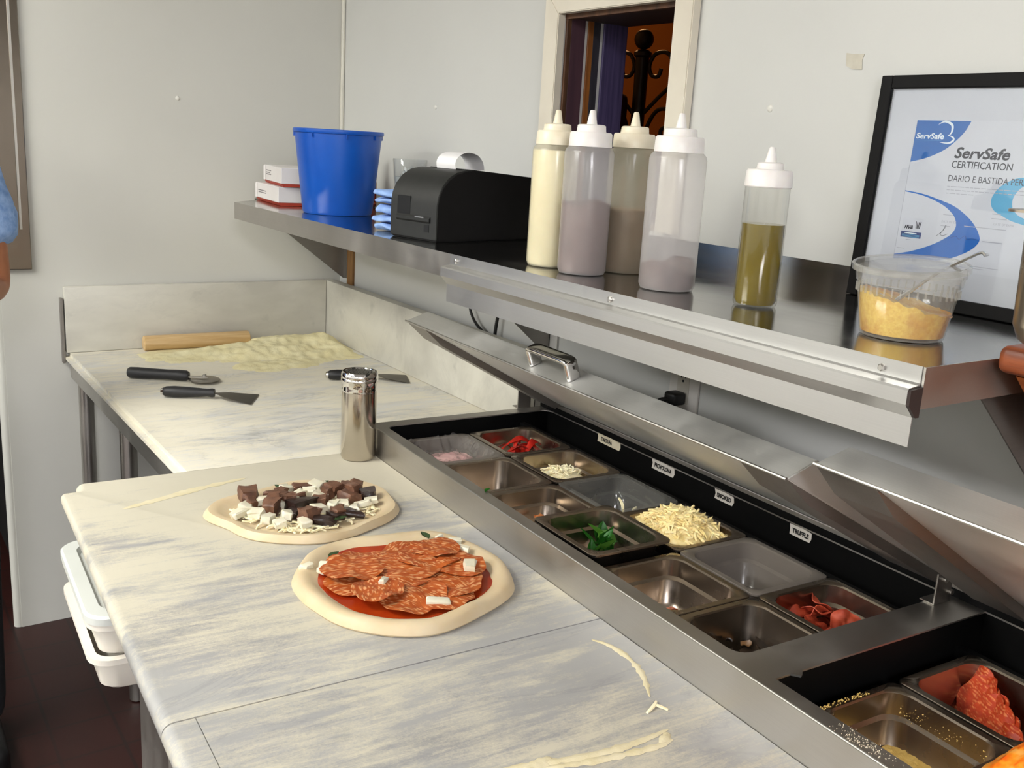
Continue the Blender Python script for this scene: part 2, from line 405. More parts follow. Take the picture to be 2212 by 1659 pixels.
# masking tape scrap and smudges
b = BM(); V = [(-1.946, 1.683), (-1.958, 1.681), (-1.981, 1.680), (-1.978, 1.670), (-1.980, 1.656), (-1.962, 1.657), (-1.948, 1.663)]
prism(b, V, -0.0012, -0.0003, 'x')
tag(O('tape_scrap', b, M('masking_tape', (204, 199, 184), (192, 186, 170), 30, 0.6), smooth=False), 'small torn scrap of beige masking tape on the wall above the black frame', 'tape')

# ------------------------------------------------------------------ pass window: cream casing, old sash boards, dining room behind
m_cream = M('cream_gloss_paint', (226, 219, 203), (216, 208, 192), 5, 0.35)
cw, ct = 0.052, 0.022
win = bpy.data.objects.new('window_1', None); link(win); win['kind'] = 'structure'; win.location = (0, (OY0 + OY1) / 2, OZ0)
wy, wz = (OY0 + OY1) / 2, OZ0
def casing(name, poly):
    b = BM(); prism(b, [(p[0] - wy, p[1] - wz) for p in poly], -ct, -0.0006, 'x', 0.002); return O(name, b, m_cream, win, smooth=False)
i0, i1 = OY0 + 0.002, OY1 - 0.002
casing('casing_board', [(i0, OZ0), (i0, OZ1 - 0.002), (i0 - cw, OZ1 + cw), (i0 - cw, OZ0)])
casing('casing_board', [(i1, OZ0), (i1 + cw, OZ0), (i1 + cw, OZ1 + cw), (i1, OZ1 - 0.002)])
casing('casing_board', [(i0, OZ1 - 0.002), (i1, OZ1 - 0.002), (i1 + cw, OZ1 + cw), (i0 - cw, OZ1 + cw)])
m_bw = M('bare_dark_wood', (96, 62, 36), (64, 40, 24), 6, 0.6, stretch=(8, 8, 1.2))
m_pur = M('purple_brown_board', (84, 58, 66), (70, 48, 58), 4, 0.45, stretch=(14, 14, 1))
m_pur2 = M('purple_painted_board', (84, 74, 112), (62, 54, 88), 5, 0.5, stretch=(30, 30, 1), bmp=0.25)
m_slate = M('dark_slate_board', (54, 52, 60), (42, 40, 48), 5, 0.5, stretch=(20, 20, 1), bmp=0.2)
m_org = M('orange_jamb_wood', (150, 92, 40), (122, 70, 30), 5, 0.5, stretch=(16, 16, 1))
def jamb(name, x0, x1, mat, proud):
    b = BM(); box(b, (x0, OY1 - 0.004 - proud - wy, 0.0), (x1, OY1 - 0.0005 - wy, OZ1 - OZ0 - 0.004), 0.0012); O(name, b, mat, win, smooth=False)
jamb('jamb_lining', 0.001, 0.013, m_bw, 0.004); jamb('jamb_board', 0.0135, 0.054, m_pur, 0.002)
jamb('jamb_board', 0.064, 0.079, m_org, 0.001); jamb('jamb_board', 0.0795, 0.100, m_slate, 0.0)
jamb('jamb_board', 0.109, 0.178, m_pur2, 0.003)
b = BM(); box(b, (0.0, OY0 + 0.001 - wy, OZ1 - 0.012 - wz), (0.012, OY1 - 0.001 - wy, OZ1 - 0.0005 - wz)); O('head_lining', b, m_bw, win, smooth=False)
b = BM(); box(b, (0.0125, OY0 + 0.001 - wy, OZ1 - 0.009 - wz), (0.178, OY1 - 0.001 - wy, OZ1 - 0.0005 - wz)); O('head_lining', b, M('head_dark', (48, 26, 18), None, 5, 0.6), win, smooth=False)
# dining room shell
m_orw = M('orange_dining_wall', (168, 84, 30), (148, 70, 24), 2, 0.7)
b = BM(); box(b, (2.6, -2.6, 0), (2.7, 2.4, 2.9)); struct('wall_dining', b, m_orw)
b = BM(); box(b, (WT, 0.95, 0), (2.6, 1.05, 2.9)); struct('wall_dining_end', b, M('ochre_dining_wall', (196, 132, 62), (176, 114, 52), 2, 0.7))
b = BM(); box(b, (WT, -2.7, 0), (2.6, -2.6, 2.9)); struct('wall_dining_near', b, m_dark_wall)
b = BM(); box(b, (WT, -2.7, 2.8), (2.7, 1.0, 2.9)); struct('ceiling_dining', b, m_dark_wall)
# wrought iron screen
m_iron = M('black_iron', (20, 15, 13), (28, 20, 16), 30, 0.45)
XI, YI = 0.6, -0.752
iron = thing('iron_screen', 'black wrought iron screen with ball finial and scrolls beyond the pass window', 'screen', (XI, YI, 0))
b = BM(); lathe(b, [(0.020, 0.0), (0.020, 1.775), (0.026, 1.78), (0.026, 1.79), (0.016, 1.797)], 20); O('post', b, m_iron, iron)
b = BM(); bmesh.ops.create_uvsphere(b, u_segments=20, v_segments=12, radius=0.0285); O('ball_finial', b, m_iron, iron, loc=(0, 0, 1.826))
def scroll(pts, r=0.006):
    # the screen lies in a plane facing the window; u runs along it
    d = Vector((0.30, -0.95, 0)).normalized()
    b = BM(); tube(b, [d * p[0] + Vector((0, 0, p[1])) for p in smooth_pts([(p[0], p[1], 0) for p in pts], 6)], r, 8); O('scroll', b, m_iron, iron)
def spiral(c, r0, r1, a0, a1, n=14):
    return [(c[0] + (r0 + (r1 - r0) * k / n) * math.cos(a0 + (a1 - a0) * k / n), c[1] + (r0 + (r1 - r0) * k / n) * math.sin(a0 + (a1 - a0) * k / n)) for k in range(n + 1)]
for sgn in (1, -1):
    base = spiral((0.050, 1.742), 0.040, 0.016, PI, -0.9 * PI)
    sc_ = [(0.02, 1.62), (0.06, 1.66), (0.10, 1.70), (0.108, 1.745), (0.085, 1.786), (0.045, 1.786), (0.026, 1.755), (0.035, 1.727), (0.058, 1.724), (0.066, 1.745)]
    scroll([(sgn * p[0], p[1]) for p in sc_])
    lo = [(0.02, 1.44), (0.03, 1.52), (0.035, 1.58), (0.065, 1.628), (0.11, 1.628), (0.135, 1.59), (0.122, 1.548), (0.09, 1.545), (0.082, 1.572), (0.1, 1.585)]
    scroll([(sgn * p[0], p[1]) for p in lo])
    scroll([(sgn * p[0], p[1]) for p in [(0.02, 1.52), (0.05, 1.455), (0.11, 1.44), (0.15, 1.47)]])
    scroll([(sgn * p[0], p[1]) for p in [(0.10, 1.70), (0.13, 1.72), (0.16, 1.722)]], 0.004)
    scroll([(sgn * p[0], p[1]) for p in [(0.105, 1.72), (0.125, 1.65), (0.14, 1.60)]], 0.004)
for u in (-0.30, 0.30):
    d = Vector((0.30, -0.95, 0)).normalized() * u
    b = BM(); tube(b, [(d.x, d.y, 0), (d.x, d.y, 1.70)], 0.008, 8); O('upright', b, m_iron, iron)
b = BM(); d = Vector((0.30, -0.95, 0)).normalized(); tube(b, [d * -0.3 + Vector((0, 0, 1.2)), d * 0.3 + Vector((0, 0, 1.2))], 0.008, 8); O('rail', b, m_iron, iron)
# booth seat back
t = thing('booth_seat', 'dark red booth seat back in the dining room seen low in the pass window', 'seat', (0.50, -0.63, 0), 0.0)
m_booth = M('dark_red_vinyl', (70, 24, 26), (54, 18, 20), 10, 0.4)
b = BM(); box(b, (-0.30, -0.02, 0.0), (0.05, 0.40, 0.45), 0.02); O('seat', b, m_booth, t)
b = BM(); box(b, (0.02, -0.12, 0.45), (0.07, 0.40, 1.672), 0.02, 3); O('backrest', b, m_booth, t)

# ------------------------------------------------------------------ ceiling fluorescents and the heat lamp fixture
m_tube = emit('tube_glow', (255, 250, 236), 3.0)
fx_l = ['ceiling fluorescent fixture above the marble tables', 'ceiling fluorescent fixture behind the viewer over the cooler', 'ceiling fluorescent fixture in the middle of the left side of the kitchen', 'ceiling fluorescent fixture added at the back left of the kitchen', 'ceiling fluorescent fixture added at the front left of the kitchen']
for (fx, fy), lb in zip(FIX, fx_l):
    t = thing('ceiling_light', lb, 'ceiling light', (fx, fy, 2.57), 0, 'kitchen ceiling lights')
    b = BM(); box(b, (-0.30, -0.62, 0.01), (0.30, 0.62, 0.05), 0.005); O('housing', b, m_white_pl, t, smooth=False)
    for k in (-0.15, 0.15):
        b = BM(); lathe(b, [(0.017, -0.58), (0.017, 0.58)], 12)
        for v_ in b.verts: v_.co = Vector((k + v_.co.x, v_.co.z, v_.co.y - 0.004))
        O('tube', b, m_tube, t)
t = thing('heat_lamp', 'heat lamp with a warm bulb hanging right of the viewer', 'lamp', (-0.42, -3.35, 1.80))
b = BM(); lathe(b, [(0.02, 0.18), (0.04, 0.16), (0.11, 0.02), (0.115, 0.0), (0.108, 0.004), (0.036, 0.15)], 28, cap0=True, cap1=True); O('lamp_shade', b, m_steel, t)
b = BM(); tube(b, [(0, 0, 0.17), (0, 0, 0.81)], 0.005, 8); O('cord', b, m_black, t)

# ================================================================== FAR MARBLE TABLE (against the back wall)
t = thing('marble_table', 'far marble table with low marble splashbacks and steel legs in the room corner', 'table', (-0.45, -0.6, 0))
off = Vector((0.45, 0.6, 0))
LX = -0.868
near_l = cooler_pt(0.215, 1.8865); near_r = cooler_pt(1.29, 1.8865)
def yn(x): return near_l[1] + (near_r[1] - near_l[1]) * (x - near_l[0]) / (near_r[0] - near_l[0])
b = BM(); prism(b, [(LX, -0.006), (-0.004, -0.006), (-0.004, yn(-0.004)), (LX, yn(LX))], ZM - 0.032, ZM, 'z')
es = [e for e in b.edges if all(abs(v_.co.x - LX) < 1e-5 for v_ in e.verts) and abs(e.verts[0].co.z - e.verts[1].co.z) < 1e-5]
bmesh.ops.bevel(b, geom=es, offset=0.012, segments=4, affect='EDGES')
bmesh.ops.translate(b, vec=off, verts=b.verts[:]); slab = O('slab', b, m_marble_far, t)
b = BM(); box(b, (-0.865, -0.027, ZM + 0.0005), (-0.0605, -0.002, 1.037), 0.003); bmesh.ops.translate(b, vec=off, verts=b.verts[:]); O('splashback', b, m_marble_bs, t)
b = BM(); box(b, (-0.0598, yn(-0.05) + 0.03, ZM + 0.0005), (-0.026, -0.002, 1.037), 0.003); bmesh.ops.translate(b, vec=off, verts=b.verts[:]); O('splashback', b, m_marble_bs, t)
b = BM(); box(b, (-0.0255, yn(-0.05) + 0.03, ZM + 0.0005), (-0.0095, -0.002, 1.030)); bmesh.ops.translate(b, vec=off, verts=b.verts[:]); O('backing_strip', b, m_steel_dark, t, smooth=False)
b = BM(); box(b, (-0.876, -0.022, ZM - 0.03), (-0.8685, -0.002, 1.005), 0.001); bmesh.ops.translate(b, vec=off, verts=b.verts[:]); O('edge_trim', b, m_steel_dark, t, smooth=False)
za = ZM - 0.076
def apron(lo, hi):
    b = BM(); box(b, lo, hi, 0.0015); bmesh.ops.translate(b, vec=off, verts=b.verts[:]); O('apron', b, m_steel, t, smooth=False)
apron((LX + 0.013, -1.10, za), (LX + 0.016, -0.010, ZM - 0.0325))
apron((LX + 0.0165, -0.014, za), (-0.03, -0.011, ZM - 0.0325)); apron((-0.034, -1.10, za), (-0.031, -0.0145, ZM - 0.0325))
b = BM(); box(b, (LX + 0.017, -1.10, ZM - 0.036), (-0.035, -0.0145, ZM - 0.0326)); bmesh.ops.translate(b, vec=off, verts=b.verts[:]); O('deck_plate', b, m_steel_dark, t, smooth=False)
for lx, ly in ((-0.825, -0.56), (-0.09, -0.56), (-0.825, -0.06), (-0.09, -0.06)):
    b = BM(); lathe(b, [(0.013, 0.0), (0.019, 0.004), (0.019, 0.06), (0.021, 0.065), (0.021, za + 0.03)], 20)
    bmesh.ops.translate(b, vec=off + Vector((lx, ly, 0)), verts=b.verts[:]); O('leg', b, m_steel, t)
b = BM(); box(b, (-0.80, -0.575, 0.25), (-0.11, -0.545, 0.28)); bmesh.ops.translate(b, vec=off, verts=b.verts[:]); O('stretcher', b, m_steel, t, smooth=False)

# ================================================================== NEAR MARBLE COUNTER + PREP COOLER (cooler frame, rotated)
XF, XO, XB = 0.822, 0.847, 1.262          # fascia, front edge of the openings, back of the wells
t = thing('marble_counter', 'long floury marble counter slab in front of the prep cooler holding two raw pizzas', 'counter', C0, RZ)
def slab_part(name, y0, y1, x0, x1, bev_x0):
    b = BM(); box(b, (x0, y0, ZM - 0.032), (x1, y1, ZM))
    es = [e for e in b.edges if all(abs(v_.co.x - x0) < 1e-5 for v_ in e.verts)]
    if bev_x0:
        cv = [e for e in es if abs(e.verts[0].co.y - e.verts[1].co.y) < 1e-5 and e.verts[0].co.y > 1.5]
        if cv: bmesh.ops.bevel(b, geom=cv, offset=0.03, segments=6, affect='EDGES')
        es = [e for e in b.edges if abs(e.verts[0].co.z - e.verts[1].co.z) < 1e-5 and all(v_.co.x < x0 + 0.031 for v_ in e.verts) and max(v_.co.y for v_ in e.verts) > y0 + 1e-4 and not all(abs(v_.co.y - y0) < 1e-5 for v_ in e.verts)]
        es = [e for e in es if not (all(abs(v_.co.y - y1) < 1e-5 for v_ in e.verts) and y1 < 1.5)]
        bmesh.ops.bevel(b, geom=es, offset=0.014, segments=5, affect='EDGES', profile=0.5)
    O(name, b, m_marble, t)
slab_part('slab', 1.033, 1.884, 0.205, XF - 0.001, True)
slab_part('slab', -0.50, 1.0305, 0.2435, XF - 0.001, False)
slab_part('edge_strip', -0.50, 1.0305, 0.205, 0.2425, True)
b = BM(); box(b, (0.234, 1.175, ZM - 0.095), (XF - 0.002, 1.60, ZM - 0.0325), 0.002); O('white_support_board', b, m_white_pl, t, smooth=False)

pc = thing('prep_cooler', 'long stainless steel pizza prep cooler with sunken food wells and raised lids', 'refrigerator', C0, RZ)
# cabinet below
b = BM(); box(b, (XF, -0.50, 0.11), (1.283, 1.86, ZR - 0.36)); O('cabinet', b, m_steel_dark, pc, smooth=False)
b = BM(); box(b, (0.240, -0.50, 0.11), (XF - 0.0005, 1.17, ZM - 0.033), 0.003); O('cabinet', b, m_steel_dark, pc, smooth=False)
b = BM(); box(b, (0.33, 1.1705, 0.11), (XF - 0.0005, 1.86, 0.566), 0.003); O('cabinet', b, m_steel_dark, pc, smooth=False)
for cx_, cy_ in ((0.34, -0.3), (0.40, 1.75), (1.2, 1.75), (1.2, -0.3)):
    b = BM(); lathe(b, [(0.022, 0.0), (0.022, 0.02), (0.015, 0.03), (0.015, 0.11)], 16, (cx_, cy_, 0)); O('foot', b, m_black, pc)
# rail: top plate with two openings and skirt
YE = 1.883
W1 = (0.782, 1.852); W2 = (-0.48, 0.722)
b = BM()
def plate(lo, hi): box(b, lo, hi)
plate((XF, -0.50, ZM - 0.03), (XF + 0.003, YE, ZR)); plate((XF + 0.003, YE - 0.003, ZM - 0.03), (1.283, YE, ZR))
O('rail_fascia', b, m_steel_rail, pc, smooth=False)
b = BM()
tz0, tz1 = ZR - 0.002, ZR + 0.0005
def rounded_plate():
    # top plate as quads between outer rectangle strips; rounded corners of the first opening come from the liner
    for lo, hi in (((XF, -0.50), (XO, YE)), ((XB, -0.50), (1.283, YE)), ((XO, W1[1]), (XB, YE)), ((XO, W2[1]), (XB, W1[0])), ((XO, -0.50), (XB, W2[0]))):
        box(b, (lo[0], lo[1], tz0), (hi[0], hi[1], tz1))
    R = 0.022
    for (cx_, sx) in ((XO, 1), (XB, -1)):
        for (cy_, sy) in ((W1[0], 1), (W1[1], -1)):
            pts = [(cx_, cy_)] + [(cx_ + sx * (R - R * math.sin(a)), cy_ + sy * (R - R * math.cos(a))) for a in [k * PI / 12 for k in range(7)]]
            prism(b, pts, tz0, tz1, 'z')
rounded_plate(); O('rail_top', b, m_steel_rail, pc, smooth=False)
b = BM(); tube(b, [(XF + 0.001, -0.5, ZR - 0.0005), (XF + 0.001, YE, ZR - 0.0005)], 0.0016, 8); O('rail_edge', b, m_steel, pc)
# torn notch in the lip of the nearer well
b = BM(); prism(b, [(0.872, 0.7215), (0.880, 0.712), (0.886, 0.7155), (0.892, 0.7215)], ZR - 0.0015, ZR + 0.0012, 'z'); O('bent_lip', b, m_steel, pc, smooth=False)
# black liners
def liner(y0, y1, zf):
    b = BM()
    x0, x1 = XO - 0.0005, XB + 0.0005
    v_ = lambda x, y, z: b.verts.new((x, y, z))
    q = [(x0, y0), (x1, y0), (x1, y1), (x0, y1)]
    top = [v_(*p, tz0) for p in q]; bot = [v_(*p, zf) for p in q]
    for i in range(4): b.faces.new((top[i], bot[i], bot[(i + 1) % 4], top[(i + 1) % 4]))
    b.faces.new(bot); O('well_liner', b, m_blackwell, pc, smooth=False)
liner(*W1, ZR - 0.30); liner(*W2, ZR - 0.30)
ZP = ZR - 0.02        # rim height of the food pans in the first well
ZP2 = ZR - 0.037
m_ledge = M('black_ledge', (5, 5, 5), (7, 7, 7), 30, 0.6, spec=0.15)
def bar_(lo, hi, nm='pan_support'):
    b = BM(); box(b, lo, hi); O(nm, b, m_ledge, pc, smooth=False)
bar_((1.187, W1[0], ZP - 0.02), (1.200, W1[1] , ZP - 0.004)); bar_((XO, W1[0], ZP - 0.012), (0.858, W1[1], ZP - 0.004)); bar_((1.019, W1[0], ZP - 0.03), (1.027, W1[1], ZP - 0.022))
bar_((XO, W2[0], ZP2 - 0.012), (0.872, W2[1], ZP2 - 0.004)); bar_((1.205, W2[0], ZP2 - 0.02), (1.218, W2[1], ZP2 - 0.004)); bar_((1.036, W2[0], ZP2 - 0.03), (1.044, W2[1], ZP2 - 0.022))
# raised back rail, hinge line
b = BM(); box(b, (1.2632, -0.50, ZR + 0.0008), (1.283, YE, ZR + 0.022), 0.002); O('back_rail', b, m_steel_dark, pc, smooth=False)
b = BM(); box(b, (1.2626, -0.50, ZR - 0.0001), (1.2631, YE, ZR + 0.013)); O('back_liner', b, m_blackwell, pc, smooth=False)
# lids
def lid(y0, y1, F1, F2, H1, H2, lab):
    b = BM(); prism(b, [F1, F2, H2, H1], y0, y1, 'y', 0.0015); L = O('lid', b, m_steel_lid, pc, smooth=False); tag(L, lab)
    # recessed inner liner on the underside
    d = Vector((H1[0] - F1[0], 0, H1[1] - F1[1])); ln = d.length; d.normalize(); nrm = Vector((d.z, 0, -d.x)) * -1
    if nrm.z > 0: nrm = -nrm
    def U(s, y, h): p = Vector((F1[0], 0, F1[1])) + d * s + nrm * h; return (p.x, y, p.z)
    for ya_, yb_ in ((y0 + 0.0005, y0 + 0.085), (y1 - 0.085, y1 - 0.0005)):
        b = BM(); a = [U(0.004, ya_, 0.0002), U(ln - 0.006, ya_, 0.0002), U(ln - 0.006, yb_, 0.0002), U(0.004, yb_, 0.0002)]
        c = [U(0.060, ya_, 0.014), U(ln - 0.012, ya_, 0.014), U(ln - 0.012, yb_, 0.014), U(0.060, yb_, 0.014)]
        loft(b, [a, c], True, True); O('end_flange', b, m_steel_dark, L, smooth=False)
    # folded front lip catching the light
    b = BM(); tube(b, [(F1[0], y0, F1[1]), (F1[0], y1, F1[1])], 0.0022, 8); O('lid_lip', b, m_steel, L)
    return L
F1a, F2a = (0.898, 1.128), (0.950, 1.146)
L1 = lid(0.790, 1.880, F1a, F2a, (1.262, 0.929), (1.284, 0.966), 'far raised steel lid with chrome handle')
L2 = lid(-0.48, 0.735, (0.878, 1.168), (0.936, 1.182), (1.262, 0.929), (1.284, 0.968), 'nearer raised steel lid without a handle in view')
# chrome handle on the far lid
sd = (Vector((F2a[0], 0, F2a[1])) - Vector((F1a[0], 0, F1a[1]))).normalized(); sn = Vector((-sd.z, 0, sd.x))
hb = Vector((F1a[0], 0, F1a[1])) + sd * 0.026
b = BM()
path = smooth_pts([hb + Vector((0, 1.400, 0)) + sn * 0.001, hb + Vector((0, 1.401, 0)) + sn * 0.024, hb + Vector((0, 1.396, 0)) + sn * 0.033, hb + Vector((0, 1.345, 0)) + sn * 0.034, hb + Vector((0, 1.290, 0)) + sn * 0.033, hb + Vector((0, 1.284, 0)) + sn * 0.024, hb + Vector((0, 1.284, 0)) + sn * 0.001], 5)
rings = []
for i, p in enumerate(path):
    tg = (path[min(i + 1, len(path) - 1)] - path[max(i - 1, 0)]).normalized(); nn = sd.cross(tg).normalized()
    rings.append([p + sd * (0.0125 * math.copysign(abs(math.cos(a)) ** .5, math.cos(a))) + nn * (0.0050 * math.copysign(abs(math.sin(a)) ** .5, math.sin(a))) for a in [2 * PI * (k + .5) / 16 for k in range(16)]])
loft(b, rings, True, True); O('handle', b, m_chrome, L1)
# hinge brackets
def bracket(x, y, h, nm='hinge_bracket'):
    b = BM(); box(b, (x - 0.018, y - 0.0015, ZR + 0.0008), (x + 0.018, y + 0.0015, ZR + h), 0.001); box(b, (x - 0.018, y - 0.0015, ZR + 0.0008), (x + 0.018, y + 0.022, ZR + 0.0025)); O(nm, b, m_steel_dark, pc, smooth=False)
bracket(1.225, 0.768, 0.048); bracket(1.215, 1.884, 0.052)
for y in (0.742, 0.785, 1.875):
    b = BM(); box(b, (1.255, y - 0.004, 0.930), (1.300 - 0.016, y + 0.004, 0.964)); O('hinge_plate', b, m_steel_dark, pc, smooth=False)
for x, y, z in ((1.222, 0.765, 0.943), (1.24, 0.765, 0.921)):
    b = BM(); lathe(b, [(0.004, -0.003), (0.004, 0.003)], 12)
    for v_ in b.verts: v_.co = Vector((x + v_.co.x, y + v_.co.z, z + v_.co.y))
    O('screw', b, m_steel, pc)
# masking tape labels inside the well
m_tape = M('label_tape', (222, 212, 188), (210, 198, 172), 30, 0.6); m_tape2 = M('label_tape_white', (216, 210, 202), (206, 199, 190), 30, 0.6)
m_ink = M('black_ink', (22, 20, 20), (30, 28, 28), 30, 0.6)
def tape_label(word, ya, yb, z0, z1, mt, wob, fr0=0.14, fr1=0.9):
    # on the black back wall of the well, facing the viewer; ya is the far (left) end
    x = XB - 0.0012; h = z1 - z0
    pts = [(ya, z1), (ya - 0.003 * wob, z0 + 0.55 * h), (ya - 0.001, z0), (ya + (yb - ya) * 0.4, z0 - 0.0006), (yb + 0.002, z0 - 0.0005), (yb - 0.002 * wob, z0 + 0.4 * h), (yb, z1 - 0.001), (ya + (yb - ya) * 0.6, z1 + 0.0006)]
    b = BM(); prism(b, pts, x, x + 0.0008, 'x'); tp = O('tape_label', b, mt, pc, smooth=False)
    fr = Matrix(((0, 0, -1, x), (-1, 0, 0, ya), (0, 1, 0, z0), (0, 0, 0, 1)))
    fit_text('lettering', word, (ya - yb) * (fr1 - fr0), h * 0.62, m_ink, tp, fr, (ya - yb) * fr0, h * 0.28, 0.0004, bold=0.0006); return tp
ZL = ZR - 0.0
tag(tape_label('TARTUFA', 1.650, 1.569, ZL - 0.0175, ZL + 0.0005, m_tape, 1, 0.18, 0.66), 'cream masking tape label, leftmost in the well')
tag(tape_label('PROVOLONA', 1.462, 1.393, ZL - 0.020, ZL - 0.0005, m_tape2, 1), 'pale tape label reading PROVOLONA')
tag(tape_label('SMOKED', 1.276, 1.226, ZL - 0.0205, ZL - 0.0025, m_tape2, 1), 'pale tape label reading SMOKED')
tag(tape_label('TRUFFLE', 1.088, 1.040, ZL - 0.0205, ZL - 0.0025, m_tape2, 0.5), 'pale tape label reading TRUFFLE')

# ================================================================== FOOD PANS
def pan_bm(hw, hd, depth, step=True, lipw=0.010, tpr=0.008):
    b = BM(); R = 0.026
    rings = [rrect(hw, hd, 0.012, -0.004), rrect(hw, hd, 0.012, -0.0008), rrect(hw - 0.0008, hd - 0.0008, 0.012, 0.0), rrect(hw - lipw, hd - lipw, R, 0.0), rrect(hw - lipw - 0.0022, hd - lipw - 0.0022, R, -0.0022)]
    z = -depth * 0.36
    w1, d1 = hw - lipw - 0.004, hd - lipw - 0.004
    if step:
        rings += [rrect(w1, d1, R, z), rrect(w1 - 0.005, d1 - 0.005, R, z - 0.004)]
        w1 -= 0.005; d1 -= 0.005
    w2, d2 = w1 - tpr, d1 - tpr
    rings += [rrect(w2 + 0.002, d2 + 0.002, R, -depth + 0.014), rrect(w2 - 0.004, d2 - 0.004, R - 0.004, -depth + 0.004), rrect(w2 - 0.014, d2 - 0.014, R - 0.010, -depth)]
    V = loft(b, rings, False, False); b.faces.new(V[-1])
    # outside skin so the pan reads solid from the side
    out = [rrect(hw, hd, 0.012, -0.004), rrect(hw - lipw + 0.001, hd - lipw + 0.001, R, -0.0042), rrect(hw - lipw - 0.002, hd - lipw - 0.002, R, z), rrect(w2 + 0.003, d2 + 0.003, R, -depth + 0.012), rrect(w2 - 0.012, d2 - 0.012, R - 0.01, -depth - 0.0012)]
    V2 = loft(b, out, False, False); b.faces.new(V2[-1])
    bmesh.ops.remove_doubles(b, verts=b.verts[:], dist=1e-6)
    return b
PW, PD, PH = 0.0800, 0.0870, 0.080
m_pc = plastic_clear('clear_polycarbonate', (196, 194, 188), 0.16, 0.14, 0.12)
m_pf = plastic_clear('frosted_polypropylene', (148, 139, 130), 0.66, 0.30, 0.10)
X_L, X_R = 0.9405, 1.1045
rows = [1.722, 1.546, 1.370, 1.194, 1.018, 0.842]
pan_me = {}
def pan(nm, x, y, z, mat, lab, depth=PH, step=True, dy=0.0, tilt=None, cat='food pan', hw=PW, hd=PD):
    key = (depth, step, mat.name, hw, hd)
    if key not in pan_me:
        o = O(nm, pan_bm(hw, hd, depth, step), mat); pan_me[key] = o.data
    else:
        o = bpy.data.objects.new(nm, pan_me[key]); link(o)
    o.location = cooler_pt(x, y + dy, z); o.rotation_euler = tilt or (0, 0, RZ)
    return tag(o, lab, cat, 'food pans in the prep cooler')
pan('food_pan', X_L, rows[0], ZP, m_pf, 'frosted plastic food pan lined with cling film in the far left corner of the well')
pan('food_pan', X_R, rows[0], ZP, m_steel_pan, 'steel food pan of red pepper strips, farthest in the row along the labels')
pan('food_pan', X_L, rows[1], ZP, m_steel_pan, 'empty golden looking steel food pan in front of the cling film pan', depth=0.10, step=False)
pan('food_pan', X_R, rows[1], ZP, m_steel_pan, 'steel food pan with a small heap of grated white cheese')
pan('food_pan', X_L, rows[2], ZP, m_steel_pan, 'dark steel food pan with only a crumb left, just behind the basil pan', depth=0.080)
pan('food_pan', X_R, rows[2], ZP, m_pc, 'clear plastic food pan with one shred left, behind the heaped cheese pan')
pan('food_pan', X_L, rows[3] + 0.006, ZP + 0.017, m_steel_pan, 'steel food pan of basil leaves sitting higher than the others', tilt=(0.0, 0.0, RZ))
pan('food_pan', X_R, rows[3], ZP, m_steel_pan, 'steel food pan heaped over its rim with grated cheese')
pan('food_pan', X_L, rows[4], ZP, m_steel_pan, 'nearly empty steel food pan with one scrap of ham, in front of the basil pan')
pan('food_pan', X_R, rows[4], ZP, m_pf, 'empty frosted plastic food pan under the fourth tape label')
pan('food_pan', X_L, rows[5], ZP, m_steel_pan, 'steel food pan with dark mushroom slices at the near end of the first well', depth=0.085, step=False)
pan('food_pan', X_R, rows[5], ZP, m_steel_pan, 'steel food pan of orange red ham slices at the near end of the first well')
y2 = 0.609
pan('food_pan', 0.9585, y2, ZP2, m_steel_pan, 'golden steel food pan dusted with grated parmesan in the nearer well', depth=0.085)
pan('food_pan', 1.1225, y2, ZP2, m_steel_pan, 'steel food pan with a standing diagonal row of red salami in the nearer well', depth=0.10, step=False)
pan('food_pan', 0.9585, y2 - 0.178, ZP2, m_steel_pan, 'steel food pan nearest the viewer, hidden under bright orange food')
pan('food_pan', 1.1225, y2 - 0.178, ZP2, m_steel_pan, 'right hand steel food pan nearest the viewer under bright orange food')

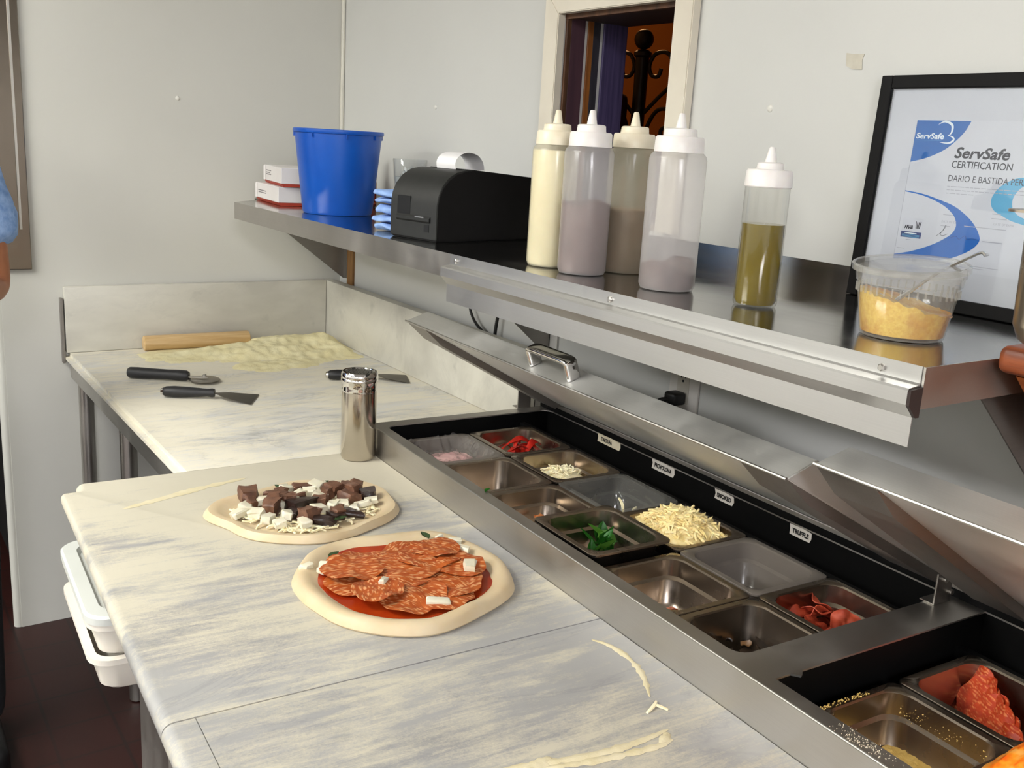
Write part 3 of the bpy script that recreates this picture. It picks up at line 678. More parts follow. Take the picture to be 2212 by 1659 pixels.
# ------------------------------------------------------------------ contents
def shred(b, c, L, w, h, a, tilt, bend):
    """one curved grated strip as a thin bent bar"""
    ca, sa = math.cos(a), math.sin(a); rings = []
    n = 4
    for i in range(n + 1):
        s = (i / n - 0.5) * L; zz = tilt * s - bend * (s / L * 2) ** 2 * L * 0.25; side = bend * 0.3 * (s / L * 2) ** 2 * L
        px = c[0] + s * ca - side * sa; py = c[1] + s * sa + side * ca; pz = c[2] + zz
        ww = w * (0.6 + 0.4 * (1 - abs(2 * i / n - 1)))
        rings.append([(px - sa * ww, py + ca * ww, pz - h), (px + sa * ww, py - ca * ww, pz - h), (px + sa * ww * .8, py - ca * ww * .8, pz + h), (px - sa * ww * .8, py + ca * ww * .8, pz + h)])
    loft(b, rings, True, True)
def heap(n, hx, hy, height, base_z, L=(0.012, 0.030), seed=1, w=0.0018, core=True, top=None):
    R = random.Random(seed); b = BM()
    f = top or (lambda x, y: max(0, 1 - (x / hx) ** 2) * max(0, 1 - (y / hy) ** 2))
    if core:
        N = 14; g = [[b.verts.new((-hx + 2 * hx * i / N, -hy + 2 * hy * j / N, base_z + height * 0.82 * f(-hx + 2 * hx * i / N, -hy + 2 * hy * j / N) ** 0.6 + R.uniform(-.001, .001))) for j in range(N + 1)] for i in range(N + 1)]
        for i in range(N):
            for j in range(N): b.faces.new((g[i][j], g[i + 1][j], g[i + 1][j + 1], g[i][j + 1]))
    for _ in range(n):
        x = max(-hx, min(hx, R.gauss(0, hx * 0.5))); y = max(-hy, min(hy, R.gauss(0, hy * 0.5)))
        z = base_z + height * f(x, y) ** 0.6 * R.uniform(0.75, 1.0) + 0.001
        shred(b, (x, y, z), R.uniform(*L), w * R.uniform(.7, 1.3), w * 0.5, R.uniform(0, 2 * PI), R.uniform(-.35, .35), R.uniform(-.6, 1.6))
    return b
m_cheese = M('grated_cheese', (244, 228, 176), (228, 204, 138), 60, 0.45, sss=0.25)
m_cheese2 = M('grated_mozzarella', (246, 238, 206), (236, 224, 182), 60, 0.45, sss=0.25)
o = O('grated_cheese', heap(460, 0.063, 0.070, 0.040, -0.012, L=(0.014, 0.036), seed=3, w=0.0028), m_cheese, loc=cooler_pt(X_R, rows[3], ZP - 0.002), rz=RZ)
tag(o, 'big heap of grated yellow cheese piled above its steel pan', 'cheese', kind='stuff')
o = O('grated_cheese', heap(110, 0.045, 0.040, 0.030, 0, seed=5), m_cheese2, loc=cooler_pt(X_R + 0.012, rows[1] + 0.026, ZP - 0.048), rz=RZ)
o.scale = (1.1, 1.1, 1.1)
tag(o, 'small heap of grated white cheese low in its steel pan', 'cheese', kind='stuff')
b = BM(); shred(b, (0, 0, 0.003), 0.035, 0.003, 0.0012, 1.2, 0.6, 0.3); shred(b, (0.015, -0.02, 0.002), 0.016, 0.003, 0.0012, 0.4, 0.05, 0.3)
o = O('cheese_shred', b, m_cheese2, loc=cooler_pt(X_R + .030, rows[2] + 0.018, ZP - 0.040), rz=RZ)
tag(o, 'last pale shred of cheese in the clear plastic pan', 'cheese')
# red pepper strips
m_pep = M('roast_pepper', (178, 34, 20), (140, 18, 12), 40, 0.22, bmp=0.15)
R = random.Random(11)
for k in range(14):
    b = BM(); L_ = R.uniform(0.045, 0.075); a = R.uniform(-.5, .5); rings = []
    for i in range(9):
        s = i / 8; x = (s - .5) * L_; z = 0.016 * math.sin(PI * s) * R.uniform(.9, 1.1) + 0.003; tw = 0.6 * math.sin(3 * s + k)
        wv = 0.0075 * (0.55 + .45 * math.sin(PI * s)); ct_, st_ = math.cos(tw), math.sin(tw)
        rings.append([(x, wv * ct_, z + wv * st_), (x, 0.0008, z + .0022), (x, -wv * ct_, z - wv * st_), (x, 0, z - 0.0015)])
    loft(b, rings, True, True)
    o = O('pepper_strip', b, m_pep, loc=cooler_pt(X_R + 0.012 + R.uniform(-.030, .030), rows[0] + 0.020 + R.uniform(-.034, .028), ZP - 0.046 + 0.0018 * k), rz=R.uniform(-.9, .9))
    tag(o, 'glossy strip of red pepper in the far steel pan', 'pepper', 'red pepper strips in the far pan')
# pink food under cling film
m_pink = M('pink_ham', (214, 176, 172), (196, 152, 152), 25, 0.4)
b = BM(); N = 16
g = [[b.verts.new((-0.055 + 0.11 * i / N, -0.062 + 0.124 * j / N, 0.006 * mnoise.noise(Vector((i * .4, j * .4, 1))) + 0.012 * math.sin(PI * i / N) * math.sin(PI * j / N))) for j in range(N + 1)] for i in range(N + 1)]
for i in range(N):
    for j in range(N): b.faces.new((g[i][j], g[i + 1][j], g[i + 1][j + 1], g[i][j + 1]))
o = O('pink_ham_heap', b, m_pink, loc=cooler_pt(X_L - 0.004, rows[0] - 0.004, ZP - 0.030), rz=RZ); tag(o, 'pale pink ham under cling film in the frosted pan', 'ham')
m_film = plastic_clear('cling_film', (235, 232, 232), 0.10, 0.05, 0.22)
b = BM(); N = 26; Rf = random.Random(4)
def filmz(i, j):
    u, w_ = abs(2 * i / N - 1), abs(2 * j / N - 1); edge = max(u, w_)
    z = -0.020 + 0.026 * max(0, (edge - 0.62) / 0.38) ** 1.5
    return z + 0.010 * mnoise.noise(Vector((i * .55, j * .32, 5))) + 0.004 * mnoise.noise(Vector((i * 1.4, j * 1.1, 2)))
g = [[b.verts.new((-0.066 + 0.132 * i / N, -0.070 + 0.144 * j / N, filmz(i, j))) for j in range(N + 1)] for i in range(N + 1)]
for i in range(N):
    for j in range(N): b.faces.new((g[i][j], g[i + 1][j], g[i + 1][j + 1], g[i][j + 1]))
o = O('cling_film', b, m_film, loc=cooler_pt(X_L, rows[0], ZP - 0.004), rz=RZ); tag(o, 'crinkled clear cling film over the far left food pan', 'plastic wrap')
# basil
m_basil = M('basil_leaf', (58, 138, 44), (40, 108, 30), 40, 0.4); m_basil_l = M('basil_leaf_light', (104, 160, 60), (84, 140, 46), 40, 0.4)
def leaf_bm(L, w, cup=0.3, curl=0.25):
    b = BM(); n = 8; rows_ = []
    for i in range(n + 1):
        s = i / n; ww = w * math.sin(PI * s ** 0.8) ** 0.8 * (1 - 0.15 * s) + 0.0003
        z = curl * L * s * s
        rows_.append([b.verts.new((s * L, k * ww, z + cup * abs(k) * ww + (0.0005 if k else -0.0006))) for k in (-1, -0.5, 0, 0.5, 1)])
    for A, B in zip(rows_, rows_[1:]):
        for k in range(4): b.faces.new((A[k], A[k + 1], B[k + 1], B[k]))
    bmesh.ops.solidify(b, geom=b.faces[:], thickness=0.0006)
    return b
R = random.Random(31)
for k in range(22):
    if k < 5: x, y, z = -.006 + R.uniform(-.014, .010), .010 + R.uniform(-.014, .014), .004 + .002 * k
    else: x, y, z = .026 + R.uniform(-.022, .022), .028 + R.uniform(-.022, .022), .004 + .0013 * k
    L_ = R.uniform(.026, .042)
    o = O('basil_leaf', leaf_bm(L_, L_ * R.uniform(.28, .38), .35, R.uniform(-.1, .4)), m_basil_l if k % 4 == 0 else m_basil, loc=cooler_pt(X_L + x, rows[3] + y, ZP - 0.066 + 0.020 + z)); o.rotation_euler = (R.uniform(-.6, .6), R.uniform(-.9, .2), R.uniform(0, 6.28))
    tag(o, 'green basil leaf lying in the raised steel pan', 'herb', 'basil leaves in the raised pan')
# odd scraps
def scrap(nm, loc, mat, lab, cat, size=0.02, seed=1):
    R = random.Random(seed); b = BM(); n = 10
    A = [(size * R.uniform(.6, 1) * math.cos(2 * PI * k / n), 0.45 * size * R.uniform(.6, 1) * math.sin(2 * PI * k / n), R.uniform(-.002, .003)) for k in range(n)]
    disc(b, A); bmesh.ops.triangulate(b, faces=b.faces[:]); bmesh.ops.solidify(b, geom=b.faces[:], thickness=0.0016)
    o = O(nm, b, mat, loc=loc); o.rotation_euler = (R.uniform(-.4, .4), R.uniform(-.4, .4), R.uniform(0, 3)); return tag(o, lab, cat)
m_sal = salami_mat('salami_slice', (170, 54, 26), (196, 84, 48), (232, 178, 130), 190)
m_sal_red = salami_mat('red_salami', (158, 40, 14), (190, 68, 28), (212, 118, 70), 130)
m_salmon = M('orange_ham', (178, 74, 46), (148, 50, 30), 30, 0.55, spec=.3, bmp=0.2)
scrap('ham_scrap', cooler_pt(X_L, rows[4] - 0.003, ZP - 0.042), m_sal, 'single scrap of pink ham in the pan in front of the basil', 'ham', 0.022, 3)
scrap('pepper_crumb', cooler_pt(X_L + .018, rows[2] + 0.040, ZP - 0.040), M('orange_crumb', (206, 132, 78), (180, 104, 58), 80, 0.5), 'small orange crumb on the wall of the pan behind the basil', 'crumb', 0.013, 8)
m_mush = M('dark_mushroom', (52, 40, 30), (28, 22, 18), 40, 0.35); m_mush2 = M('tan_mushroom', (150, 112, 72), (118, 84, 50), 40, 0.4)
for k, (x, y, s_) in enumerate([(-.03, -.01, .018), (-.008, -.022, .022), (.004, -.006, .02), (.016, -.026, .018), (-.016, .006, .012)]):
    scrap('mushroom_slice', cooler_pt(X_L + 0.024 + x, rows[5] + 0.050 + y, ZP - 0.046 + 0.002 * k), m_mush2 if k == 2 else m_mush, 'dark mushroom slice at the bottom of the near left pan', 'mushroom', s_, 20 + k)['group'] = 'mushroom slices in the near pan'
def wavy_disc(r, amp, th, seed, n=40, m_=7, fold=0.0):
    R = random.Random(seed); b = BM(); ph = [R.uniform(0, 6.28) for _ in range(4)]; rings = []
    for j in range(1, m_ + 1):
        q = j / m_; ring = []
        for i in range(n):
            a = 2 * PI * i / n
            rr = r * q * (1 + 0.05 * math.sin(3 * a + ph[0]) + 0.03 * math.sin(7 * a + ph[1]))
            z = amp * q * q * (0.6 * math.sin(3 * a + ph[2]) + 0.5 * math.sin(5 * a + ph[3]) + fold * math.cos(2 * a)) + 0.2 * amp * math.sin(9 * q + ph[0])
            ring.append(b.verts.new((rr * math.cos(a), rr * math.sin(a), z)))
        rings.append(ring)
    c = b.verts.new((0, 0, 0))
    for i in range(n): b.faces.new((c, rings[0][i], rings[0][(i + 1) % n]))
    for A, B in zip(rings, rings[1:]):
        for i in range(n): b.faces.new((A[i], B[i], B[(i + 1) % n], A[(i + 1) % n]))
    bmesh.ops.recalc_face_normals(b, faces=b.faces[:]); bmesh.ops.solidify(b, geom=b.faces[:], thickness=th); return b
R = random.Random(77)
for k in range(11):
    x, y = 0.018 + R.uniform(-.040, .034), 0.036 + R.uniform(-.040, .030)
    o = O('ham_slice', wavy_disc(R.uniform(.020, .028), 0.006, 0.0012, 40 + k, fold=.5), m_salmon, loc=cooler_pt(X_R + x, rows[5] + y, ZP - 0.050 + 0.0024 * k)); o.rotation_euler = (R.uniform(-.9, .9), R.uniform(-.6, .6), R.uniform(0, 6))
    tag(o, 'thin folded slice of orange red ham in the near end pan', 'ham', 'ham slices in the near pan')
# fan of salami standing in the nearer well
for k in range(8):
    q = k / 7; o = O('salami_slice', wavy_disc(0.036, 0.004, 0.0016, 60 + k), m_sal_red, loc=cooler_pt(1.1225 + .040 - .088 * q, y2 + .052 - .108 * q, ZP2 - 0.030 - .002 * k)); o.rotation_euler = (1.15 - .03 * (k % 3), 0.05 * (k % 2), math.radians(-126) + RZ + .14 * (k % 2))
    tag(o, 'red salami slice standing in the diagonal row in the nearer well', 'salami', 'salami slices in the nearer well')
# parmesan
m_parm = M('grated_parmesan', (236, 204, 120), (222, 184, 98), 120, 0.7, bmp=0.4, bscale=500)
b = BM(); N = 30
g = [[b.verts.new((-0.058 + 0.116 * i / N, -0.064 + 0.128 * j / N, 0.045 * max(0, 1 - i / N * 1.5) * max(0, 1 - abs(j / N - .40) * 1.6) + 0.003 * mnoise.noise(Vector((i * .9, j * .9, 0))))) for j in range(N + 1)] for i in range(N + 1)]
for i in range(N):
    for j in range(N): b.faces.new((g[i][j], g[i + 1][j], g[i + 1][j + 1], g[i][j + 1]))
o = O('grated_parmesan', b, m_parm, loc=cooler_pt(0.9585, y2 - 0.005, ZP2 - 0.066), rz=RZ); tag(o, 'bank of fine yellow grated parmesan in the golden pan', 'cheese', kind='stuff')
b = BM(); R = random.Random(9)
def crumb(p, s):
    r = bmesh.ops.create_icosphere(b, subdivisions=0 if False else 1, radius=s); 
    for v_ in r['verts']: v_.co = Vector((v_.co.x * R.uniform(.6, 1.3), v_.co.y * R.uniform(.6, 1.3), v_.co.z * .7)) + Vector(p)
for k in range(150):                                   # crumbs along the far rim and on the steel lip
    q = R.random(); crumb((-0.075 + 0.10 * q ** 1.6, 0.083 + R.uniform(-.004, .003), 0.0005), R.uniform(.0004, .0012))
for k in range(60):                                   # crumbs stuck to the near wall and right wall of the pan
    crumb((0.0640 - R.uniform(0.001, .004), R.uniform(-.06, .06), -R.uniform(.008, .03)), R.uniform(.0004, .001))
o = O('parmesan_crumbs', b, m_parm, loc=cooler_pt(0.9585, y2, ZP2), rz=RZ); tag(o, 'parmesan crumbs scattered along the rim of the golden pan', 'cheese', kind='stuff')
b = BM()
for k in range(170): crumb((R.gauss(0, .006), R.gauss(0, .022), 0.0004), R.uniform(.0003, .0008))
o = O('cheese_crumbs', b, M('pale_crumbs', (226, 214, 190), None, 80, 0.7), loc=cooler_pt(XF + 0.013, 0.586, ZR + 0.0006), rz=RZ); tag(o, 'pale cheese crumbs spilled on the steel rail beside the golden pan', 'cheese', kind='stuff')
# bright orange food nearest the viewer
m, nt, bs = new_mat('bright_orange_food'); v = coords(nt)
nt.links.new(ramp(nt, noise(nt, v, 55, 3, .5, .4), [(0.38, lin((240, 96, 14))), (0.52, lin((250, 150, 36))), (0.66, lin((250, 176, 84)))]), bs.inputs['Base Color']); bs.inputs['Roughness'].default_value = 0.3
b = BM(); N = 26
g = [[b.verts.new((-0.158 + 0.316 * i / N, -0.150 + 0.156 * j / N, 0.066 * (1 - (2 * i / N - 1) ** 4) * (1 - ((j - 4) / (N - 4)) ** 6 if j > 4 else 1 - (j / 4 - 1) ** 2) + 0.006 * mnoise.noise(Vector((i * .5, j * .5, 3))))) for j in range(N + 1)] for i in range(N + 1)]
for i in range(N):
    for j in range(N): b.faces.new((g[i][j], g[i + 1][j], g[i + 1][j + 1], g[i][j + 1]))
o = O('orange_food_mound', b, m, loc=cooler_pt(1.0405, 0.5150, ZP2 - 0.002), rz=RZ); tag(o, 'mound of bright orange food heaped over the pans nearest the viewer', 'food')
# bit of herb on the rail
o = O('herb_bit', leaf_bm(0.016, 0.004, .6, .1), m_basil, loc=cooler_pt(XF + 0.020, 1.415, ZR + 0.0012), rz=0.4); tag(o, 'tiny dark green herb scrap lying on the steel rail', 'herb')

# ================================================================== PIZZAS
m_dough = M('raw_dough', (208, 190, 158), (200, 178, 142), 14, 0.55, sss=0.3, bmp=0.12, bscale=60)
m_sauce = M('tomato_sauce', (176, 62, 16), (148, 40, 12), 22, 0.25, bmp=0.2, bscale=90)
m_moz = M('mozzarella', (222, 217, 198), (210, 202, 174), 40, 0.45, sss=0.25)
m_meat = M('brown_meat', (112, 76, 56), (86, 58, 44), 60, 0.5, bmp=0.3)
m_meat_d = M('dark_meat', (48, 30, 24), (34, 22, 18), 60, 0.35, bmp=0.3)
m_sal_pz = salami_mat('pizza_salami', (146, 56, 20), (184, 96, 38), (218, 158, 108), 110)
def outline(pts):
    """closed radius function from a few measured (x, y) rim points"""
    P = sorted((math.atan2(y, x), math.hypot(x, y)) for x, y in pts); n = len(P)
    def f(a):
        a = (a + PI) % (2 * PI) - PI
        for i in range(n):
            a0, r0 = P[i]; a1, r1 = P[(i + 1) % n]
            if i == n - 1: a1 += 2 * PI
            aa = a if a >= a0 else a + 2 * PI
            if a0 <= aa <= a1:
                t = (aa - a0) / (a1 - a0); t = t * t * (3 - 2 * t); return r0 + (r1 - r0) * t
        return P[0][1]
    return f
def dough_bm(f, crust, hi, seed):
    b = BM(); n = 96; ph = seed
    prof = [(0.02, .30), (0.3, .30), (0.55, .31), (crust - 0.10, .34), (crust - .03, .48), (crust + .03, .80), (crust + .08, .97), (crust + .13, .97), (.965, .78), (.99, .45), (1.0, .18), (.985, 0.0)]
    rings = []
    for q, h in prof:
        ring = []
        for i in range(n):
            a = 2 * PI * i / n; k = 1 + 0.012 * mnoise.noise(Vector((math.cos(a) * 3, math.sin(a) * 3, ph)))
            hh = hi * h * (1 + (0.22 if h > .4 else .05) * mnoise.noise(Vector((math.cos(a) * 2.2, math.sin(a) * 2.2, ph + 4 + q))))
            ring.append((f(a) * q * k * math.cos(a), f(a) * q * k * math.sin(a), hh))
        rings.append(ring)
    loft(b, rings, True, True); return b
def chunk(R, sx, sy, sz, jit=0.16, bev=0.0016, craggy=0.0):
    b = BM(); box(b, (-sx / 2, -sy / 2, 0), (sx / 2, sy / 2, sz), min(bev, sz * .2), 1)
    for v_ in b.verts: v_.co = Vector((v_.co.x * (1 + R.uniform(-jit, jit)), v_.co.y * (1 + R.uniform(-jit, jit)), v_.co.z * (1 + R.uniform(-jit, jit) * .6)))
    sd_ = R.uniform(0, 50); kx, ky = R.uniform(-.4, .4), R.uniform(-.4, .4)
    for v_ in b.verts: v_.co = Vector((v_.co.x * (1 + kx * v_.co.y / sy), v_.co.y * (1 + ky * v_.co.x / sx), v_.co.z))
    if craggy:
        bmesh.ops.subdivide_edges(b, edges=b.edges[:], cuts=2, use_grid_fill=True)
        for v_ in b.verts: v_.co += Vector((mnoise.noise(v_.co * 140 + Vector((sd_, 0, 0))), mnoise.noise(v_.co * 140 + Vector((0, sd_, 3))), .5 * mnoise.noise(v_.co * 140 + Vector((5, 0, sd_))))) * craggy
    return b
# pizza with salami
pz2 = thing('salami_pizza', 'raw pizza with tomato sauce and overlapping salami slices, nearest on the counter', 'pizza', cooler_pt(0.612, 1.243, ZM + 0.0005), RZ)
f2 = outline([(-.147, .094), (.152, -.062), (-.065, -.150), (.122, .152), (-.156, -.036), (.052, -.137), (.168, .036), (-.066, .176), (.03, .172)])
O('dough', dough_bm(f2, .80, .018, 2.0), m_dough, pz2)
b = BM(); n = 72; rings = []
for q, z in ((0.05, .0088), (.5, .0088), (.72, .0094), (.79, .0104), (.80, .0075)):
    rings.append([(f2(a) * q * (1 + .05 * mnoise.noise(Vector((math.cos(a) * 4, math.sin(a) * 4, 9)))) * math.cos(a), f2(a) * q * (1 + .05 * mnoise.noise(Vector((math.cos(a) * 4, math.sin(a) * 4, 9)))) * math.sin(a), z) for a in [2 * PI * i / n for i in range(n)]])
loft(b, rings, True, False); O('sauce', b, m_sauce, pz2)
R = random.Random(21)
sl = [(.042, .070, 0.050), (-.030, .068, .046), (-.062, .020, .050), (.070, .018, .050), (-.016, .006, .050), (.044, -.034, .052), (-.024, -.062, .046), (.018, -.072, .044), (.008, .030, .050), (.056, .048, .046), (.084, -.004, .036), (-.066, .050, .042), (.076, .062, .036), (-.064, -.036, .034)]
for k, (x, y, r_) in enumerate(sl):
    o = O('salami_slice', wavy_disc(r_ * 1.12, 0.0035, 0.0010, 80 + k, 48), m_sal_pz, pz2, loc=(x * 1.05, y * 1.05, 0.0125 + 0.0010 * k)); o.rotation_euler = (R.uniform(-.05, .05), R.uniform(-.05, .05), R.uniform(0, 6))
for k, (x, y, sx, sy, rz_) in enumerate([(-.128, .088, .020, .012, .4), (-.104, .080, .016, .014, 1.1), (-.108, .066, .018, .013, .2), (-.050, -.020, .018, .010, .8), (.094, -.024, .018, .030, -.5), (.000, -.100, .034, .016, -.5), (.124, .052, .012, .024, .5), (.126, .086, .022, .008, -.6), (.108, .108, .016, .008, .4)]):
    o = O('mozzarella_piece', chunk(R, sx, sy, 0.010), m_moz, pz2, loc=(x, y, 0.0135 if k not in (3, 4) else 0.021), rz=rz_)
for k, (x, y, rz_, L_) in enumerate([(-.086, .106, .3, .020), (.092, .112, 1.8, .022), (-.090, -.020, -.4, .026)]):
    o = O('basil_leaf', leaf_bm(L_, .007, .3, .2), M('cooked_basil', (84, 106, 66), (60, 84, 46), 60, 0.5), pz2, loc=(x, y, 0.019), rz=rz_)
# pizza with meat and mozzarella cubes
pz1 = thing('meat_pizza', 'raw pizza topped with brown meat cubes and white mozzarella cubes, farther on the counter', 'pizza', cooler_pt(0.573, 1.577, ZM + 0.0005), RZ)
f1 = outline([(-.166, .066), (.166, -.021), (-.062, -.122), (.072, .136), (-.144, -.026), (.159, .088), (.054, -.121), (-.05, .13)])
O('dough', dough_bm(f1, .82, .014, 5.0), m_dough, pz1)
R = random.Random(5)
b = BM()
for k in range(260):
    a = R.uniform(0, 2 * PI); q = 0.74 * math.sqrt(R.random()); shred(b, (f1(a) * q * math.cos(a), f1(a) * q * math.sin(a), 0.0075 + R.uniform(0, .004)), R.uniform(.014, .032), .0022, .0011, R.uniform(0, 6.3), R.uniform(-.15, .15), R.uniform(-.4, .7))
o = O('grated_cheese', b, m_cheese2, pz1); tag(o, kind='stuff')
spots = []
def free_spot(lim, dmin):
    for _ in range(200):
        a = R.uniform(0, 2 * PI); q = lim * math.sqrt(R.random()); x, y = f1(a) * q * math.cos(a), f1(a) * q * math.sin(a)
        if all((x - u) ** 2 + (y - w_) ** 2 > dmin * dmin for u, w_ in spots): spots.append((x, y)); return x, y
    return x, y
big = [(-.080, .084, .034, .026, .020), (-.032, .050, .026, .022, .018), (-.062, .010, .028, .024, .020), (-.010, .010, .040, .030, .016), (.020, .090, .028, .020, .014), (.070, .058, .022, .020, .018), (.030, .014, .022, .02, .016), (.112, .050, .022, .018, .020), (.086, .018, .034, .024, .014), (-.014, -.050, .024, .026, .020), (.122, .012, .024, .022, .016), (-.04, .07, .018, .016, .016), (.04, -.045, .02, .018, .014), (.004, -.072, .03, .018, .010), (.060, -.058, .034, .012, .008), (.03, -.06, .026, .018, .01), (.1, .07, .016, .014, .014), (-.05, .03, .020, .016, .022), (-.02, .03, .022, .018, .02), (.05, .035, .016, .014, .02), (-.085, .05, .018, .016, .014), (.075, .08, .026, .016, .012), (.10, .03, .018, .014, .022), (-.03, -.02, .026, .022, .012), (.05, -.02, .022, .018, .012), (0., .05, .02, .016, .012), (-.02, .085, .018, .014, .014), (.055, -.045, .03, .016, .010)]
for k, (x, y, sx, sy, sz) in enumerate(big):
    spots.append((x, y)); dk = k in (3, 10, 13, 14, 15, 23, 27)
    o = O('meat_cube', chunk(R, sx * 1.15, sy * 1.12, sz * 1.1, .24, craggy=.0028), m_meat_d if dk else m_meat, pz1, loc=(x, y, 0.0095), rz=R.uniform(0, 3)); o.rotation_euler = (R.uniform(-.15, .15), R.uniform(-.15, .15), R.uniform(0, 3))
mz = [(-.098, .040), (-.118, .012), (-.092, .004), (-.080, -.030), (-.068, -.056), (-.048, -.030), (-.030, -.070), (-.038, .030), (.006, .060), (.028, .064), (-.006, .098), (.044, .040), (.012, -.022), (.060, -.016), (.076, -.034), (.100, -.022), (.118, -.012), (.052, .092), (.088, .084), (-.014, .032), (.040, -.018), (-.060, .055)]
for k, (x, y) in enumerate(mz):
    o = O('mozzarella_cube', chunk(R, R.uniform(.020, .030), R.uniform(.016, .024), R.uniform(.010, .016), .24, craggy=.0016), m_moz, pz1, loc=(x, y, 0.0095)); o.rotation_euler = (R.uniform(-.2, .2), R.uniform(-.2, .2), R.uniform(0, 3))
for x, y, rz_ in ((.060, .095, .5), (.020, -.080, .1), (-.01, .1, 2)):
    O('basil_leaf', leaf_bm(.024, .007, .3, .1), MATS['cooked_basil'], pz1, loc=(x, y, 0.016), rz=rz_)

# ================================================================== THINGS ON THE MARBLE
# shaker
sh = thing('cheese_shaker', 'tall stainless steel shaker with a perforated screw lid at the end of the cooler', 'shaker', (-0.514, -1.2325, ZM + 0.0005))
m_shk = steel('polished_shaker', (206, 198, 186), 0.16, (90, 90, 2), 0.06, 0.08)
b = BM(); lathe(b, [(.030, 0.0), (.0345, .0015), (.0365, .006), (.0365, .146)], 48); O('body', b, m_shk, sh)
b = BM(); lathe(b, [(.0365, .1462), (.0372, .150), (.0366, .154), (.0372, .158), (.0372, .166), (.0385, .168), (.0385, .173), (.0375, .175), (.0385, .178), (.0378, .184), (.0350, .188), (.031, .188), (.030, .186)], 48); lid_ = O('screw_lid', b, m_chrome, sh)
b = BM(); rings = [[(r_ * math.cos(2 * PI * i / 40), r_ * math.sin(2 * PI * i / 40), z) for i in range(40)] for r_, z in ((.0302, .1858), (.02, .1868), (.004, .1872))]
loft(b, rings, False, True); O('perforated_top', b, m_steel, lid_)
b = BM()
for i in range(-4, 5):
    for j in range(-4, 5):
        if i * i + j * j < 20: lathe(b, [(.0011, .1866), (.0011, .1875)], 6, (i * .0058, j * .0058, 0))
O('lid_holes', b, m_black, lid_)['kind'] = 'stuff'
# rolling pin
m_pin = M('rolling_pin_wood', (208, 178, 132), (190, 156, 106), 4, 0.45, stretch=(2, 30, 30), bmp=0.08)
b = BM(); lathe(b, [(.018, -.160), (.0215, -.158), (.0225, -.154), (.0225, .154), (.0215, .158), (.018, .160)], 36)
for v_ in b.verts: v_.co = Vector((v_.co.z, v_.co.y, v_.co.x))
o = O('rolling_pin', b, m_pin, loc=(-0.500, -0.066, ZM + 0.0235), rz=-0.030)
tag(o, 'plain wooden rolling pin without handles lying against the back splashback', 'rolling pin')
# flour heap
m_flour = M('semolina_flour', (230, 222, 182), (222, 211, 164), 20, 0.85, bmp=0.35, bscale=140, sd=0.004)
b = BM(); NX, NY = 110, 64; x0, x1, y0, y1 = -0.72, -0.066, -0.52, -0.030
edge = [(-0.70, -.125), (-.69, -.19), (-.63, -.24), (-.52, -.28), (-.46, -.30), (-.50, -.37), (-.44, -.44), (-.36, -.44), (-.26, -.41), (-.16, -.37), (-.10, -.36), (-.068, -.36), (-.068, -.12), (-.12, -.075), (-.20, -.040), (-.32, -.034), (-.60, -.036), (-.68, -.08)]
def inside_d(x, y):
    c_ = False; d = 9; n = len(edge)
    for i in range(n):
        (xa, ya), (xb, yb) = edge[i], edge[(i + 1) % n]
        if (ya > y) != (yb > y) and x < (xb - xa) * (y - ya) / (yb - ya) + xa: c_ = not c_
        t_ = max(0, min(1, ((x - xa) * (xb - xa) + (y - ya) * (yb - ya)) / ((xb - xa) ** 2 + (yb - ya) ** 2)))
        d = min(d, math.hypot(x - xa - t_ * (xb - xa), y - ya - t_ * (yb - ya)))
    return d if c_ else -d
grid = {}
for i in range(NX + 1):
    for j in range(NY + 1):
        x = x0 + (x1 - x0) * i / NX; y = y0 + (y1 - y0) * j / NY
        d = inside_d(x, y) + 0.018 * mnoise.noise(Vector((x * 22, y * 22, 1)))
        big = 1 - min(1, math.hypot((x + .26) / .34, (y + .14) / .20)) ; corner = max(0, 1 - math.hypot((x + .10) / .10, (y + .17) / .14))
        h = min(1, max(0, d) / 0.05) * (0.006 + 0.030 * max(0, big) + 0.026 * corner + 0.008 * mnoise.noise(Vector((x * 9, y * 16, 3))) + 0.005 * mnoise.noise(Vector((x * 44, y * 44, 7))))
        if x < -.34 and y > -.13: h = min(h, 0.002 + 0.004 * max(0, (x + .42) / .08))
        # scooped trough between heap and front ridge
        tr = math.exp(-(((x + .37) / .06) ** 2 + ((y + .30) / .02) ** 2)); h *= (1 - .97 * tr)
        if d > 0 and h > 0.0006: grid[i, j] = b.verts.new((x, y, ZM + 0.0004 + h))
        elif d > -0.012: grid[i, j] = b.verts.new((x, y, ZM - 0.001))
for i in range(NX):
    for j in range(NY):
        q = [(i, j), (i + 1, j), (i + 1, j + 1), (i, j + 1)]
        if all(k in grid for k in q): b.faces.new([grid[k] for k in q])
o = O('flour_heap', b, m_flour, ang=80); tag(o, 'spread heap of pale yellow semolina flour in the corner of the far marble table', 'flour', kind='stuff')
